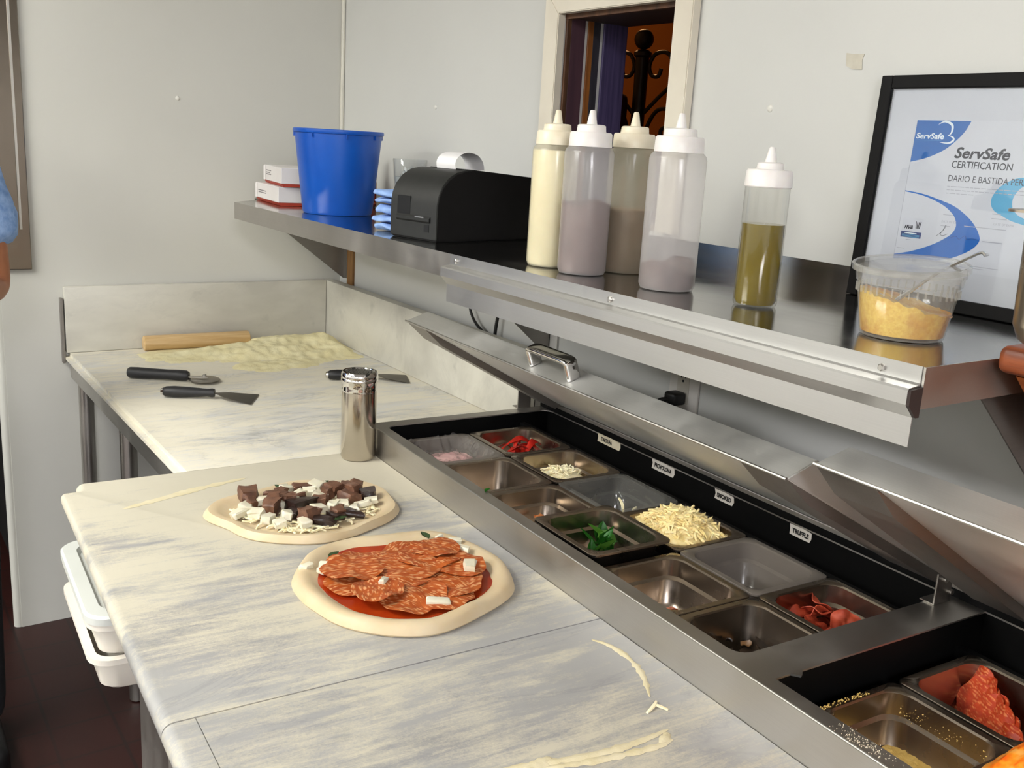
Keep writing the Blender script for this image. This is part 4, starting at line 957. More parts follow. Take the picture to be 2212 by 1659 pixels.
# flour smears on the counter
m_fl2 = M('flour_dust', (212, 202, 172), (204, 192, 154), 30, 0.85, bmp=0.3, bscale=300)
def ridge(pts, w, h, nm='flour_ridge'):
    b = BM(); P = smooth_pts([(*p, 0) for p in pts], 10); n = len(P); A = []
    for i, p in enumerate(P):
        tg = (P[min(i + 1, n - 1)] - P[max(i - 1, 0)]).normalized(); nn = Vector((-tg.y, tg.x, 0)); s = math.sin(PI * min(1, max(0.02, i / (n - 1)))) ** .5
        k = 1 + .7 * mnoise.noise(Vector((p.x * 110, p.y * 110, 2)))
        A.append([p - nn * w * s * k + Vector((0, 0, -.0002)), p - nn * w * .3 * s + Vector((0, 0, .5 * h * s * k)), p + nn * w * .3 * s + Vector((0, 0, .5 * h * s * k)), p + nn * w * s * k + Vector((0, 0, -.0002))])
    loft(b, A, True, True, closed=False) if False else None
    V = [[b.verts.new(q) for q in a] for a in A]
    for X, Y in zip(V, V[1:]):
        for k in range(3): b.faces.new((X[k], X[k + 1], Y[k + 1], Y[k]))
    return b
RIDGES = [
    ([(0.772, 0.985), (0.783, 0.966), (0.788, 0.936), (0.784, 0.9), (0.772, 0.868), (0.752, 0.833)], 0.0055, 0.0030, 'curved ridge of pale flour on the marble near the cooler front'),
    ([(0.727, 0.768), (0.686, 0.764), (0.646, 0.764), (0.593, 0.771), (0.54, 0.784), (0.50, 0.79)], 0.006, 0.0026, 'long flour streak at the near edge, upper of two'),
    ([(0.718, 0.750), (0.694, 0.747), (0.644, 0.752), (0.598, 0.76), (0.55, 0.772)], 0.006, 0.0026, 'long flour streak at the near edge, lower of two'),
    ([(0.722, 0.763), (0.713, 0.756), (0.700, 0.748)], 0.007, 0.0040, 'small lump of flour where the two near streaks meet'),
    ([(0.530, 0.770), (0.545, 0.778), (0.572, 0.783)], 0.009, 0.0045, 'short thick flour smear at the bottom edge of the picture'),
    ([(0.29, 1.726), (0.36, 1.752), (0.44, 1.782), (0.53, 1.806)], 0.010, 0.0010, 'faint flour line along the far end of the counter'),
]
for pts, w, h, lb in RIDGES:
    o = O('flour_ridge', ridge(pts, w, h), m_fl2, loc=(CAM.x, CAM.y, ZM + 0.0005), rz=RZ); tag(o, lb, 'flour', kind='stuff')
# stray cheese shreds on the marble
b = BM(); shred(b, (0, 0, .002), .030, .0025, .001, .5, .02, .2); shred(b, (.008, -.004, .002), .020, .0022, .001, -1.2, .02, .3)
o = O('stray_shred', b, m_cheese2, loc=cooler_pt(0.740, 0.812, ZM + 0.0005), rz=RZ); tag(o, 'stray cheese shred on the bare marble near the cooler front', 'cheese')

# tools
m_rub = M('black_rubber', (26, 26, 28), (36, 36, 38), 25, 0.5, bmp=0.1); m_blade = steel('worn_blade', (160, 155, 148), 0.3, (10, 40, 10), .15, .15)
def blade_bm(pts, z0, th):
    b = BM(); prism(b, pts, z0, z0 + th, 'z'); return b
# pizza wheel: handle along +x locally
t = thing('pizza_cutter', 'pizza cutter with a black handle and round blade lying left of the flour', 'cutter', (-0.700, -0.435, ZM + 0.0005), -0.60)
b = BM(); hp = [(-.095, .0115), (-.09, .0145), (-.07, .0150), (-.03, .0140), (.01, .0135), (.04, .0145), (.060, .0135), (.066, .010)]
lathe(b, [(r_, x) for x, r_ in hp], 24)
for v_ in b.verts: v_.co = Vector((v_.co.z, v_.co.y * 1.05, v_.co.x + .0158))
O('handle', b, m_rub, t)
b = BM(); prism(b, [(.064, -.007), (.105, -.006), (.116, 0), (.105, .006), (.064, .007)], .0125, .0150, 'z'); O('fork', b, m_steel, t, smooth=False)
b = BM(); lathe(b, [(.040, .0068), (.0402, .0074), (.038, .0086), (.0, .0086)][:3], 48, (.106, .004, 0)); O('wheel', b, m_blade, t)
b = BM(); lathe(b, [(.006, .0), (.006, .004), (.004, .006)], 16, (.106, .004, .0152)); O('axle_pin', b, m_chrome, t)
def scraper(nm, loc, rz, lab, L=1.0):
    t = thing(nm, lab, 'scraper', loc, rz)
    b = BM(); hp = [(-.066, .010), (-.060, .0135), (-.04, .0150), (-.01, .0140), (.02, .0120), (.040, .0100), (.052, .0118), (.058, .0105)]
    lathe(b, [(r_, x) for x, r_ in hp], 24)
    for v_ in b.verts: v_.co = Vector((v_.co.z, v_.co.y, v_.co.x * .95 + .0152))
    O('handle', b, m_rub, t)
    b = BM(); lathe(b, [(.003, -.074), (.0085, -.072), (.0108, -.0662)], 20)
    for v_ in b.verts: v_.co = Vector((v_.co.z, v_.co.y, v_.co.x * .95 + .0152))
    O('end_cap', b, m_chrome, t)
    b = BM(); pts = [(.0585, -.006), (.066, -.010), (.085, -.026), (.155, -.052), (.160, .050), (.085, .026), (.066, .010), (.0585, .006)]
    A = [b.verts.new((x, y, .0145 - .0125 * max(0, (x - .06) / .098))) for x, y in pts]; b.faces.new(A); bmesh.ops.solidify(b, geom=b.faces[:], thickness=.0012); O('blade', b, m_blade, t, smooth=False)
    return t
scraper('dough_scraper', (-0.690, -0.640, ZM + 0.0006), -0.50, 'black handled scraper with a flared steel blade lying in front of the pizza cutter')
scraper('dough_scraper', (-0.235, -0.606, ZM + 0.0006), -0.33, 'black handled scraper half hidden behind the tall steel shaker')

# ================================================================== DOUGH BOXES UNDER THE COUNTER
m_box = M('off_white_polypropylene', (222, 216, 204), (214, 206, 194), 6, 0.5, sss=0.1); m_boxlid = M('grey_white_box_lid', (206, 208, 202), (198, 200, 194), 6, 0.45)
def dough_box(hw, hd, h):
    b = BM(); R = .03
    rings = [rrect(hw - .030, hd - .030, R, .004), rrect(hw - .026, hd - .026, R, 0), rrect(hw - .020, hd - .020, R, .006), rrect(hw - .012, hd - .012, R, h - .012), rrect(hw, hd, R + .01, h - .010), rrect(hw, hd, R + .01, h), rrect(hw - .014, hd - .014, R, h), rrect(hw - .022, hd - .022, R, .008)]
    V = loft(b, rings, True, True); return b
bx, by = 0.205 + 0.23, 1.750
z_lo = 0.572
for k, (z, lb) in enumerate(((z_lo, 'lower off white plastic dough box of the stack under the counter'), (z_lo + .063, 'upper off white plastic dough box under the lid below the counter'))):
    o = O('dough_box', dough_box(.23, .175, .067), m_box, loc=cooler_pt(bx, by, z), rz=RZ); tag(o, lb, 'dough box', 'dough boxes under the counter')
b = BM(); hw, hd, R = .232, .176, .03
rings = [rrect(hw, hd, R + .01, 0.0), rrect(hw, hd, R + .01, .012), rrect(hw - .004, hd - .004, R + .008, .016), rrect(hw - .026, hd - .026, R, .016), rrect(hw - .032, hd - .032, R - .004, .006), rrect(hw - .05, hd - .05, R - .012, .005)]
loft(b, rings, True, True)
dl_ = O('box_lid', b, m_boxlid, o, loc=(0, 0, .0675)); tag(dl_, 'pale grey recessed lid')

# ================================================================== WALL SHELF
YS0, YS1, XS = -0.250, -2.450, -0.442
sf = thing('wall_shelf', 'long stainless steel wall shelf with an aluminium order rail along its front', 'shelf', (0, YS0, ZS))
def SB(nm, lo, hi, mat, bev=0.0, par=None):
    b = BM(); box(b, lo, hi, bev); bmesh.ops.translate(b, vec=(0, -YS0, -ZS), verts=b.verts[:]); return O(nm, b, mat, par or sf, smooth=False)
b = BM(); prism(b, [(XS, YS1), (-0.0006, YS1), (-0.0006, -0.0025), (-0.20, -0.0025), (XS, YS0)], ZS - 0.0025, ZS - 0.0002, 'z'); bmesh.ops.translate(b, vec=(0, -YS0, -ZS), verts=b.verts[:]); O('shelf_board', b, m_steel_shelf, sf, smooth=False)
SB('front_edge', (XS - 0.0015, YS1 - 0.0015, ZS - 0.046), (XS - 0.0001, YS0 + 0.0015, ZS), m_steel_rail)
SB('end_edge', (XS, YS1 - 0.0015, ZS - 0.046), (-0.002, YS1 - 0.0001, ZS), m_steel_rail); b = BM(); prism(b, [(XS, YS0), (-0.20, -0.0025), (-0.2015, -0.0022), (XS - .0015, YS0 + .0005)], ZS - 0.046, ZS, 'z'); bmesh.ops.translate(b, vec=(0, -YS0, -ZS), verts=b.verts[:]); O('end_edge', b, m_steel_rail, sf, smooth=False)
SB('back_lip', (-0.0024, YS1, ZS - 0.0002), (-0.0006, -0.13, ZS + 0.041), m_steel_shelf)
for y in (-0.030, -1.200, -2.420):
    b = BM(); prism(b, [(-0.0014, ZS - 0.0028), (-0.305, ZS - 0.0028), (-0.305, ZS - 0.030), (-0.0014, 1.016 if y < -.1 else 1.042)], y - 0.0012, y + 0.0012, 'y')
    box(b, (-0.0030, y - 0.024, 1.045), (-0.0014, y, ZS - 0.0028)); bmesh.ops.translate(b, vec=(0, -YS0, -ZS), verts=b.verts[:]); O('bracket', b, m_steel_dark, sf, smooth=False)
# order rail
ya, yb = -1.462, YS1 + 0.002; X0 = XS - 0.0018
prof = [(0, 0), (0, -.0185), (.002, -.0205), (.018, -.0225), (.020, -.025), (.020, -.040), (.018, -.042), (.005, -.056), (.005, -.089), (.0042, -.089), (.0038, -.055), (.0165, -.0412), (.0185, -.039), (.0185, -.026), (.017, -.024), (.001, -.0222), (-.001, -.019), (-.001, 0)]
b = BM(); prism(b, [(X0 - p[0] - .0012, ZS + 0.0005 + p[1]) for p in prof], ya, yb, 'y'); bmesh.ops.translate(b, vec=(0, -YS0, -ZS), verts=b.verts[:]); rail = O('order_rail', b, m_alu, sf, smooth=True, ang=25); tag(rail, 'ribbed aluminium order rail')
b = BM(); prism(b, [(X0 - .0202 - .001, ZS - .0235), (X0 - .0202 - .001, ZS - .0405), (X0 - .006, ZS - .055), (X0, ZS - .055), (X0, ZS - .0215)], yb - .004, yb - .0002, 'y'); bmesh.ops.translate(b, vec=(0, -YS0, -ZS), verts=b.verts[:]); O('rail_end_plug', b, M('dark_plug', (44, 30, 26), None, 40, .6), rail, smooth=False)
for y in (-1.485, -1.930, -2.400):
    b = BM(); lathe(b, [(.0046, 0), (.0046, .003), (.003, .0042)], 6 if y < -2 else 12)
    for v_ in b.verts: v_.co = Vector((X0 - .0012 - v_.co.z, y - YS0 + v_.co.y, -.0105 + v_.co.x))
    O('bolt', b, m_steel, rail, smooth=False)
# reddish wooden ledge beyond the shelf end, made up in place of a terracotta pot
m_red_wood = M('reddish_wood', (150, 76, 36), (112, 52, 24), 5, 0.4, stretch=(18, 2, 18), bmp=0.15)
lg = thing('stand_in_ledge', 'reddish wooden ledge standing in for a terracotta pot on the wall just past the end of the steel shelf', 'ledge', (0, -2.4575, 1.321))
b = BM(); box(b, (-.322, -.60, -.032), (-.0008, 0.0, 0.0), .010, 3); O('ledge_board', b, m_red_wood, lg)
b = BM(); prism(b, [(-.306, -.0325), (-.0008, -.0325), (-.0008, -.20), (-.20, -.125)], -.60, -.012, 'y', .004); O('ledge_apron', b, M('orange_wood', (176, 96, 40), (150, 76, 30), 5, .45, stretch=(18, 2, 18)), lg, smooth=False)

# ================================================================== THINGS ON THE SHELF
# blue bucket
bk = thing('bucket', 'bright blue plastic bucket on the wall shelf', 'bucket', (-0.280, -0.590, ZS + 0.0004))
m_blue = M('blue_plastic', (12, 86, 186), (10, 78, 176), 8, 0.32, spec=0.5)
b = BM(); lathe(b, [(.080, .003), (.082, 0), (.088, .0), (.0915, .006), (.112, .196), (.1125, .204), (.1165, .205), (.1180, .2085), (.1175, .2135), (.1155, .2155), (.1120, .214), (.1105, .205), (.0895, .010), (.0, .008)], 64, cap0=True, cap1=False); O('shell', b, m_blue, bk)
for k in range(8):
    a = -2.6 + k * .78
    b = BM(); box(b, (.1118, -.0012, .194), (.1165, .0012, .206)); bmesh.ops.rotate(b, cent=(0, 0, 0), matrix=Matrix.Rotation(a, 3, 'Z'), verts=b.verts[:]); O('rim_rib', b, m_blue, bk, smooth=False)
# glove boxes
m_card = M('white_card', (226, 222, 220), (218, 213, 212), 8, 0.5); m_redcard = M('red_card', (176, 62, 38), (160, 50, 30), 12, 0.5); m_grey_ink = M('grey_print', (140, 134, 136), (120, 114, 118), 60, 0.6)
def card_box(loc, rz, L_, D_, H_, lab, bars):
    t = thing('glove_box', lab, 'box', loc, rz)
    b = BM(); box(b, (-D_, -L_, H_ * .16), (0, 0, H_), .0012, 1); O('carton', b, m_card, t, smooth=False)
    b = BM(); prism(b, [(-D_ + .006, 0.0), (-.006, 0.0), (0, H_ * .158), (-D_, H_ * .158)], -L_, 0, 'y'); O('red_band', b, m_redcard, t, smooth=False)
    b = BM(); prism(b, [(-D_ - .0006, -.001), (-D_ - .0006, -.020), (-D_ - .004, -.010)], H_ * .16, H_ * .96, 'z'); O('end_flap', b, m_card, t, smooth=False)
    for k, (u0, u1, z) in enumerate(bars):
        b = BM(); box(b, (-D_ - .0006, -u1, z), (-D_ - .0001, -u0, z + .0026)); O('print_line', b, m_grey_ink, t, smooth=False)
    b = BM(); box(b, (-D_ * .92, 0.0001, H_ * .55), (-D_ * .25, 0.0006, H_ * .55 + .004)); O('print_line', b, m_grey_ink, t, smooth=False)
    return t
# both cartons show their short end to the left and a long side to the front
card_box((-0.205, -0.128, ZS + .0004), -0.10, .25, .128, .052, 'white and red printed carton, lower of the two stacked behind the blue bucket', [(.03, .12, .030), (.035, .12, .024)])
card_box((-0.190, -0.155, ZS + .0532), -0.16, .24, .125, .052, 'white and red printed carton, upper of the two stacked behind the blue bucket', [(.03, .1, .036), (.03, .09, .030), (.03, .1, .025)])
# red bottle
rb = thing('sauce_bottle', 'red brown bottle with a black cap just behind the bucket', 'bottle', (-0.072, -0.340, ZS + .0004))
b = BM(); lathe(b, [(.024, 0), (.027, .003), (.027, .07), (.024, .085), (.022, .095), (.014, .112), (.0125, .118)], 28); O('body', b, M('red_brown_bottle', (124, 34, 16), (96, 24, 12), 14, .15), rb)
b = BM(); lathe(b, [(.0140, .1185), (.0150, .121), (.0140, .128), (.011, .138), (.0105, .156), (.009, .158)], 24); O('cap', b, m_black, rb)
b = BM(); lathe(b, [(.0273, .010), (.0273, .014)], 28, cap0=False, cap1=False); O('band', b, M('orange_band', (176, 74, 30), None, 40, .5), rb)
# glass of iced water
gp = (-0.120, -0.690)
gl = thing('water_glass', 'clear glass of cloudy ice water behind the black printer', 'glass', (gp[0], gp[1], ZS + .0004))
m_glass, nt, bs = new_mat('clear_glass'); bs.inputs['Transmission Weight'].default_value = 1; bs.inputs['Roughness'].default_value = 0.02; bs.inputs['IOR'].default_value = 1.45
nt.links.new(ramp(nt, noise(nt, coords(nt), 5), [(.3, (.95, .97, .96)), (.7, (.98, .99, .99))]), bs.inputs['Base Color']); MATS['glass'] = m_glass
m_gl2 = glazing('thin_glass', (251, 252, 252))
b = BM(); lathe(b, [(.030, .002), (.031, 0), (.034, .002), (.0455, .150), (.0448, .1515), (.0435, .150), (.0325, .012), (.0, .010)], 44, cap0=True, cap1=False); O('tumbler', b, m_gl2, gl)
b = BM(); lathe(b, [(.001, .0125), (.0320, .013), (.0404, .105), (.001, .106)], 40, cap0=True, cap1=True); O('water', b, plastic_clear('cloudy_water', (226, 230, 228), .60, .15, .06), gl)
R = random.Random(2)
for k in range(7):
    o = O('ice_cube', chunk(R, .022, .020, .018, .2, .003), plastic_clear('ice', (236, 240, 242), .4, .08, .2), gl, loc=(R.uniform(-.018, .018), R.uniform(-.018, .018), .094 + .003 * k)); o.rotation_euler = (R.uniform(-1, 1), R.uniform(-1, 1), R.uniform(0, 3))
# folded blue cloths
m_cloth = M('light_blue_cloth', (154, 184, 232), (132, 164, 218), 40, 0.85, bmp=0.4, bscale=320)
def towel(loc, rz, L_, D_, H_, seed, lab):
    """folded cloth: a flattened wavy roll with rounded folded edge"""
    b = BM(); n, m_ = 22, 20; rings = []
    for j in range(m_ + 1):
        y = (j / m_ - .5) * L_; ring = []
        for i in range(n):
            a = 2 * PI * i / n; cx_ = math.copysign(abs(math.cos(a)) ** .45, math.cos(a)); sz = math.copysign(abs(math.sin(a)) ** .8, math.sin(a))
            wv = .006 * mnoise.noise(Vector((y * 26, math.cos(a) * 1.2, seed))); wz = .006 * mnoise.noise(Vector((y * 20, math.cos(a) * 2.2, seed + 7)))
            ring.append((cx_ * D_ / 2 + wv, y, H_ / 2 + sz * (H_ / 2 - .0006) + wz))
        rings.append(ring)
    loft(b, rings, True, True); o = O('folded_cloth', b, m_cloth, ang=75, loc=loc, rz=rz); return tag(o, lab, 'cloth', 'folded blue cloths')
cl_lab = ['folded light blue cloth at the bottom of the stack left of the printer', 'folded light blue cloth, second from the bottom of the stack by the printer', 'thick crumpled light blue cloth in the middle of the stack by the printer', 'folded light blue cloth, second from the top of the stack by the printer', 'folded light blue cloth on top of the stack beside the printer']
zz = ZS + .0015
for k, (h, dx, rz) in enumerate(((.017, 0, .18), (.015, -.004, .12), (.024, .004, .2), (.014, .002, .1), (.018, -.002, .22))):
    towel((-0.305 + dx, -1.058 + (k % 2) * .004, zz), rz, .095, .150, h, k * 3.1, cl_lab[k]); zz += h + .0005
# receipt printer
pr = thing('receipt_printer', 'black rounded receipt printer with a loop of paper on top', 'printer', (-0.387, -1.208, ZS + .0004), 0.20)
m_prt = M('printer_black', (9, 8, 9), (12, 11, 12), 40, .6, spec=.3); m_prt2 = M('printer_charcoal', (30, 31, 30), (35, 36, 35), 40, .5)
prof = [(0, 0), (0, .074), (.003, .092), (.012, .111), (.028, .128), (.050, .140), (.078, .1455), (.10, .146), (.30, .132), (.318, .126), (.322, .0)]
b = BM(); prism(b, prof, -.074, .074, 'y', .003); O('case', b, m_prt, pr, ang=30)
fp = [(-.0012, .004), (-.0012, .0745), (.0020, .0925), (.0112, .1120), (.0274, .1290), (.0496, .1412), (.078, .1467), (.082, .1467), (.082, .1440), (.05, .138), (.03, .126), (.014, .110), (.005, .092), (.002, .074), (.002, .004)]
b = BM(); prism(b, fp, -.0745, .0745, 'y', .001); O('front_cover', b, m_prt2, pr, ang=30)
b = BM(); prism(b, [(-.0052, .040), (-.0052, .046), (-.0014, .050), (-.0014, .036)], -.055, .052, 'y'); O('cutter_lip', b, m_prt2, pr, smooth=False)
b = BM(); box(b, (-.0016, .010, .050), (-.0006, .052, .088)); O('dark_recess', b, m_black, pr, smooth=False)
b = BM(); box(b, (-.0056, -.038, .0462), (-.0050, -.010, .0490)); O('silver_mark', b, m_steel, pr, smooth=False)
b = BM(); box(b, (-.0018, -.052, .018), (-.0010, -.036, .034)); O('button', b, m_black, pr, smooth=False)
b = BM(); prism(b, [(.095, .1462), (.098, .1482), (.296, .1345), (.30, .1322)], -.066, .066, 'y', .001); O('roll_cover', b, m_prt2, pr, smooth=False)
b = BM(); P = smooth_pts([(.086, 0, .1470), (.084, 0, .160), (.094, 0, .174), (.118, 0, .182), (.146, 0, .178), (.164, 0, .164), (.170, 0, .146)], 6)
V = [[b.verts.new((p.x, w_, p.z)) for w_ in (-.030, .030)] for p in P]
for A, B in zip(V, V[1:]): b.faces.new((A[0], A[1], B[1], B[0]))
bmesh.ops.recalc_face_normals(b, faces=b.faces[:]); bmesh.ops.solidify(b, geom=b.faces[:], thickness=.0003); O('paper_loop', b, M('receipt_paper', (236, 234, 234), (228, 226, 228), 20, .6), pr)

# squeeze bottles
m_capw = M('bottle_cap_white', (236, 232, 228), (228, 223, 219), 30, .38, sss=.15)
def squeeze(loc, lab, r, hb, hn, cap_r, tier_r, shell, fill=None, fill_h=0.0, fill_top=None, cap_m=None, small=False, dent=0.0):
    t = thing('squeeze_bottle', lab, 'bottle', (loc[0], loc[1], ZS + .0004), 0, 'squeeze bottles on the shelf')
    wob = (lambda a, z: 1 + dent * mnoise.noise(Vector((math.cos(a) * 1.6, math.sin(a) * 1.6, z * 16)))) if dent else None
    if small: prof = [(r - .006, .0022), (r - .004, 0), (r - .0015, .001), (r, .005), (r, hb)]
    else: prof = [(r - .010, .003), (r - .008, 0), (r - .003, .001), (r, .008), (r, hb - .010), (r - .002, hb - .004), (r - .006, hb)]
    b = BM(); lathe(b, prof, 48, wob=wob, cap1=True); O('body', b, shell, t)
    if fill:
        b = BM(); rr = r - .0016
        top = [(rr, fill_h)]
        prof = [(rr - .008, .0045), (rr - .003, .003), (rr, .009), (rr, fill_h)]
        n = 48; rings = []
        for q, z in prof: rings.append([(q * (wob(2 * PI * i / n, z) if wob else 1) * math.cos(2 * PI * i / n), q * (wob(2 * PI * i / n, z) if wob else 1) * math.sin(2 * PI * i / n), z if z < fill_h else (z + (fill_top(2 * PI * i / n) if fill_top else 0))) for i in range(n)])
        loft(b, rings, True, True); O('sauce', b, fill, t)
    cm = cap_m or m_capw; z = hb
    d = hn - z
    if small: pts = [(cap_r, z + .0003), (cap_r + .0012, z + .002), (cap_r, z + .022), (cap_r - .002, z + .0245), (tier_r + .001, z + .025), (tier_r, z + .026), (tier_r - .001, z + .033), (tier_r - .003, z + .0345), (.0085, z + .035), (.0045, hn - .002), (.003, hn)]
    else: pts = [(cap_r + .001, z + .0003), (cap_r + .001, z + .002), (cap_r, z + .021), (cap_r - .002, z + .0235), (tier_r + .002, z + .0238), (tier_r + .001, z + .025), (tier_r, z + .034), (tier_r - .003, z + .0355), (.0085, z + .036), (.0045, hn - .0015), (.003, hn)]
    b = BM(); lathe(b, pts, 48); O('nozzle_cap', b, cm, t)
    return t
m_ldpe = plastic_clear('milky_bottle', (238, 234, 234), .40, .35, .08)
m_ldpe_y = plastic_clear('yellowed_bottle', (240, 234, 212), .38, .35, .08)
m_ldpe_g = plastic_clear('greyish_bottle', (222, 218, 220), .38, .3, .08)
m_cl = plastic_clear('clear_bottle', (240, 236, 222), .05, .08, .15)
m_cream_s = M('cream_dressing', (242, 234, 204), (237, 227, 192), 8, .5, sss=.2); m_cap_y = M('cap_cream', (234, 226, 204), (226, 214, 188), 30, .4)
m_tan = M('taupe_sauce', (122, 94, 86), (106, 80, 72), 14, .5); m_brn = M('brown_sauce', (116, 74, 38), (96, 58, 28), 10, .5); m_mousse = M('mushroom_paste', (92, 58, 46), (72, 44, 34), 60, .6); m_oil = M('olive_oil', (116, 100, 4), (98, 82, 2), 5, .15)
squeeze((-0.350, -1.642), 'squeeze bottle full of pale cream dressing, leftmost of the five', .0400, .2075, .266, .0345, .0230, m_ldpe_y, m_cream_s, .1985, cap_m=m_cap_y)
squeeze((-0.352, -1.738), 'greyish squeeze bottle more than half full of taupe sauce, second from the left', .0412, .2075, .266, .0345, .0230, m_ldpe_g, m_tan, .118, lambda a: .004 * math.sin(3 * a), dent=.05)
squeeze((-0.256, -1.735), 'yellowed squeeze bottle half full of brown sauce standing behind the others', .0400, .2100, .269, .0350, .0230, m_ldpe_y, m_brn, .108, cap_m=m_cap_y)
squeeze((-0.326, -1.920), 'white squeeze bottle with only a little brown paste at the bottom', .0435, .2065, .264, .0365, .0240, m_ldpe, m_mousse, .038, lambda a: .010 * math.sin(2 * a + 1) + .008 * mnoise.noise(Vector((math.cos(a) * 4, math.sin(a) * 4, 0))))
squeeze((-0.304, -2.082), 'small clear squeeze bottle of green olive oil, rightmost of the five', .0312, .166, .2215, .0318, .0188, m_cl, m_oil, .116, small=True)
# specks on the nearly empty bottle are left to its plastic

# deli tub of minced garlic with spoon
dt = thing('deli_tub', 'clear plastic tub of yellow minced garlic with its lid askew', 'tub', (-0.297, -2.318, ZS + .0004))
m_tub = plastic_clear('tub_plastic', (236, 234, 230), .20, .12, .16)
b = BM(); lathe(b, [(.046, .002), (.048, 0), (.0500, .002), (.0600, .062), (.0600, .066), (.0622, .0665), (.0640, .078), (.0655, .0785), (.0655, .082)], 56, cap0=True, cap1=False); O('tub', b, m_tub, dt)
for k in range(40):
    a = 2 * PI * k / 40
    b = BM(); box(b, (.0592, -.0009, .053), (.0612, .0009, .063)); bmesh.ops.rotate(b, cent=(0, 0, 0), matrix=Matrix.Rotation(a, 3, 'Z'), verts=b.verts[:]); O('rib', b, m_tub, dt, smooth=False)
b = BM(); lathe(b, [(.0, .0048), (.052, .005), (.0675, .0), (.0690, .0), (.0690, .0065), (.0665, .0080), (.0655, .0066), (.052, .0062), (.0, .0058)], 56, cap0=False, cap1=False)
o = O('tub_lid', b, m_tub, dt, loc=(0, 0, .0835)); o.rotation_euler = (-.030, -.085, .4); tag(o, 'loose clear lid resting askew')
m_gar, nt, bs = new_mat('minced_garlic'); v = coords(nt)
nt.links.new(mix(nt, ramp(nt, noise(nt, v, 14, 3), [(.40, 0.0), (.62, 1.0)]), ramp(nt, noise(nt, v, 170, 4), [(.35, lin((240, 206, 96))), (.65, lin((222, 178, 66)))]), ramp(nt, noise(nt, v, 130, 4), [(.35, lin((214, 150, 50))), (.65, lin((190, 118, 34)))])), bs.inputs['Base Color'])
bs.inputs['Roughness'].default_value = .4; bump(nt, bs, noise(nt, v, 260, 3), .5, .002); MATS['garlic'] = m_gar
b = BM(); n = 56; rings = []
def gtop(x, y): return .044 + .012 * math.cos(math.atan2(y, x) - 2.2) * math.hypot(x, y) / .05 - .010 * math.exp(-((x - .01) ** 2 + (y + .012) ** 2) / .0006) + .004 * mnoise.noise(Vector((x * 90, y * 90, 1))) + .003 * mnoise.noise(Vector((x * 200, y * 200, 5)))
for q, z in ((.044, .0035), (.0488, .0045), (.0515, .020), (.0540, .034)): rings.append([(q * math.cos(2 * PI * i / n), q * math.sin(2 * PI * i / n), z) for i in range(n)])
for q in (.0555, .045, .034, .022, .010): rings.append([(q * math.cos(2 * PI * i / n), q * math.sin(2 * PI * i / n), gtop(q * math.cos(2 * PI * i / n), q * math.sin(2 * PI * i / n))) for i in range(n)])
loft(b, rings, True, True); o = O('minced_garlic', b, m_gar, loc=(-0.297, -2.318, ZS + .0004)); tag(o, 'yellow minced garlic filling most of the clear tub', 'garlic', kind='stuff')
b = BM(); P = smooth_pts([(-.016, .004, .044), (.004, -.006, .060), (.022, -.026, .0835), (.034, -.052, .103), (.040, -.064, .111), (.0415, -.070, .108)], 6)
rings = []
for i, p in enumerate(P):
    s = i / (len(P) - 1); w_ = .0048 + .0036 * max(0, (s - .5) * 2); tg = (P[min(i + 1, len(P) - 1)] - P[max(i - 1, 0)]).normalized(); sd_ = tg.cross(Vector((0, 0, 1))).normalized(); up_ = sd_.cross(tg)
    rings.append([p + sd_ * w_ * math.cos(a) + up_ * .0018 * math.sin(a) for a in [2 * PI * k / 10 for k in range(10)]])
loft(b, rings, True, True)
sp = O('spoon', b, m_chrome, loc=(-0.297, -2.318, ZS + .0004)); tag(sp, 'steel spoon sticking out of the garlic tub', 'spoon')
b = BM(); bmesh.ops.create_uvsphere(b, u_segments=16, v_segments=10, radius=1)
for v_ in b.verts: v_.co = Vector((v_.co.x * .013, v_.co.y * .020, v_.co.z * .003))
o = O('spoon_bowl', b, m_chrome, sp, loc=(-.020, .006, .042)); o.rotation_euler = (.5, .3, .6)
# bain-marie pan on the ledge
b = BM(); hw, hd, dp = .088, .081, .150
rings = [rrect(hw, hd, .02, -.003), rrect(hw, hd, .02, -.0005), rrect(hw - .001, hd - .001, .02, .0), rrect(hw - .010, hd - .010, .024, -.001), rrect(hw - .0125, hd - .0125, .024, -.004), rrect(hw - .016, hd - .016, .024, -dp + .03), rrect(hw - .03, hd - .03, .022, -dp + .003), rrect(hw - .045, hd - .045, .02, -dp + .0015)]
V = loft(b, rings); b.faces.new(V[-1])
out = [rrect(hw, hd, .02, -.003), rrect(hw - .010, hd - .010, .024, -.0036), rrect(hw - .012, hd - .012, .024, -.02), rrect(hw - .013, hd - .013, .024, -.0215), rrect(hw - .015, hd - .015, .026, -dp + .030), rrect(hw - .020, hd - .020, .026, -dp + .014), rrect(hw - .032, hd - .032, .022, -dp + .003), rrect(hw - .045, hd - .045, .02, -dp)]
V = loft(b, out); b.faces.new(V[-1]); bmesh.ops.remove_doubles(b, verts=b.verts[:], dist=1e-6)
o = O('steel_insert_pan', b, m_steel_pan, loc=(-0.290, -2.546, 1.3215 + .150)); tag(o, 'deep stainless steel insert pan standing on the wooden ledge at the right edge', 'food pan')

# ================================================================== FRAMED CERTIFICATE
FW, FH = .420, .342
lean = 0.0
fr_ = thing('framed_certificate', 'black framed food safety certificate with blue swooshes leaning on the wall', 'frame', (-0.0262, -2.030, ZS + .0006), 0)
fr_.rotation_euler = (0, math.radians(2.6), 0)
m_fr = M('black_frame', (5, 4, 5), (8, 7, 8), 30, .6, spec=.2)
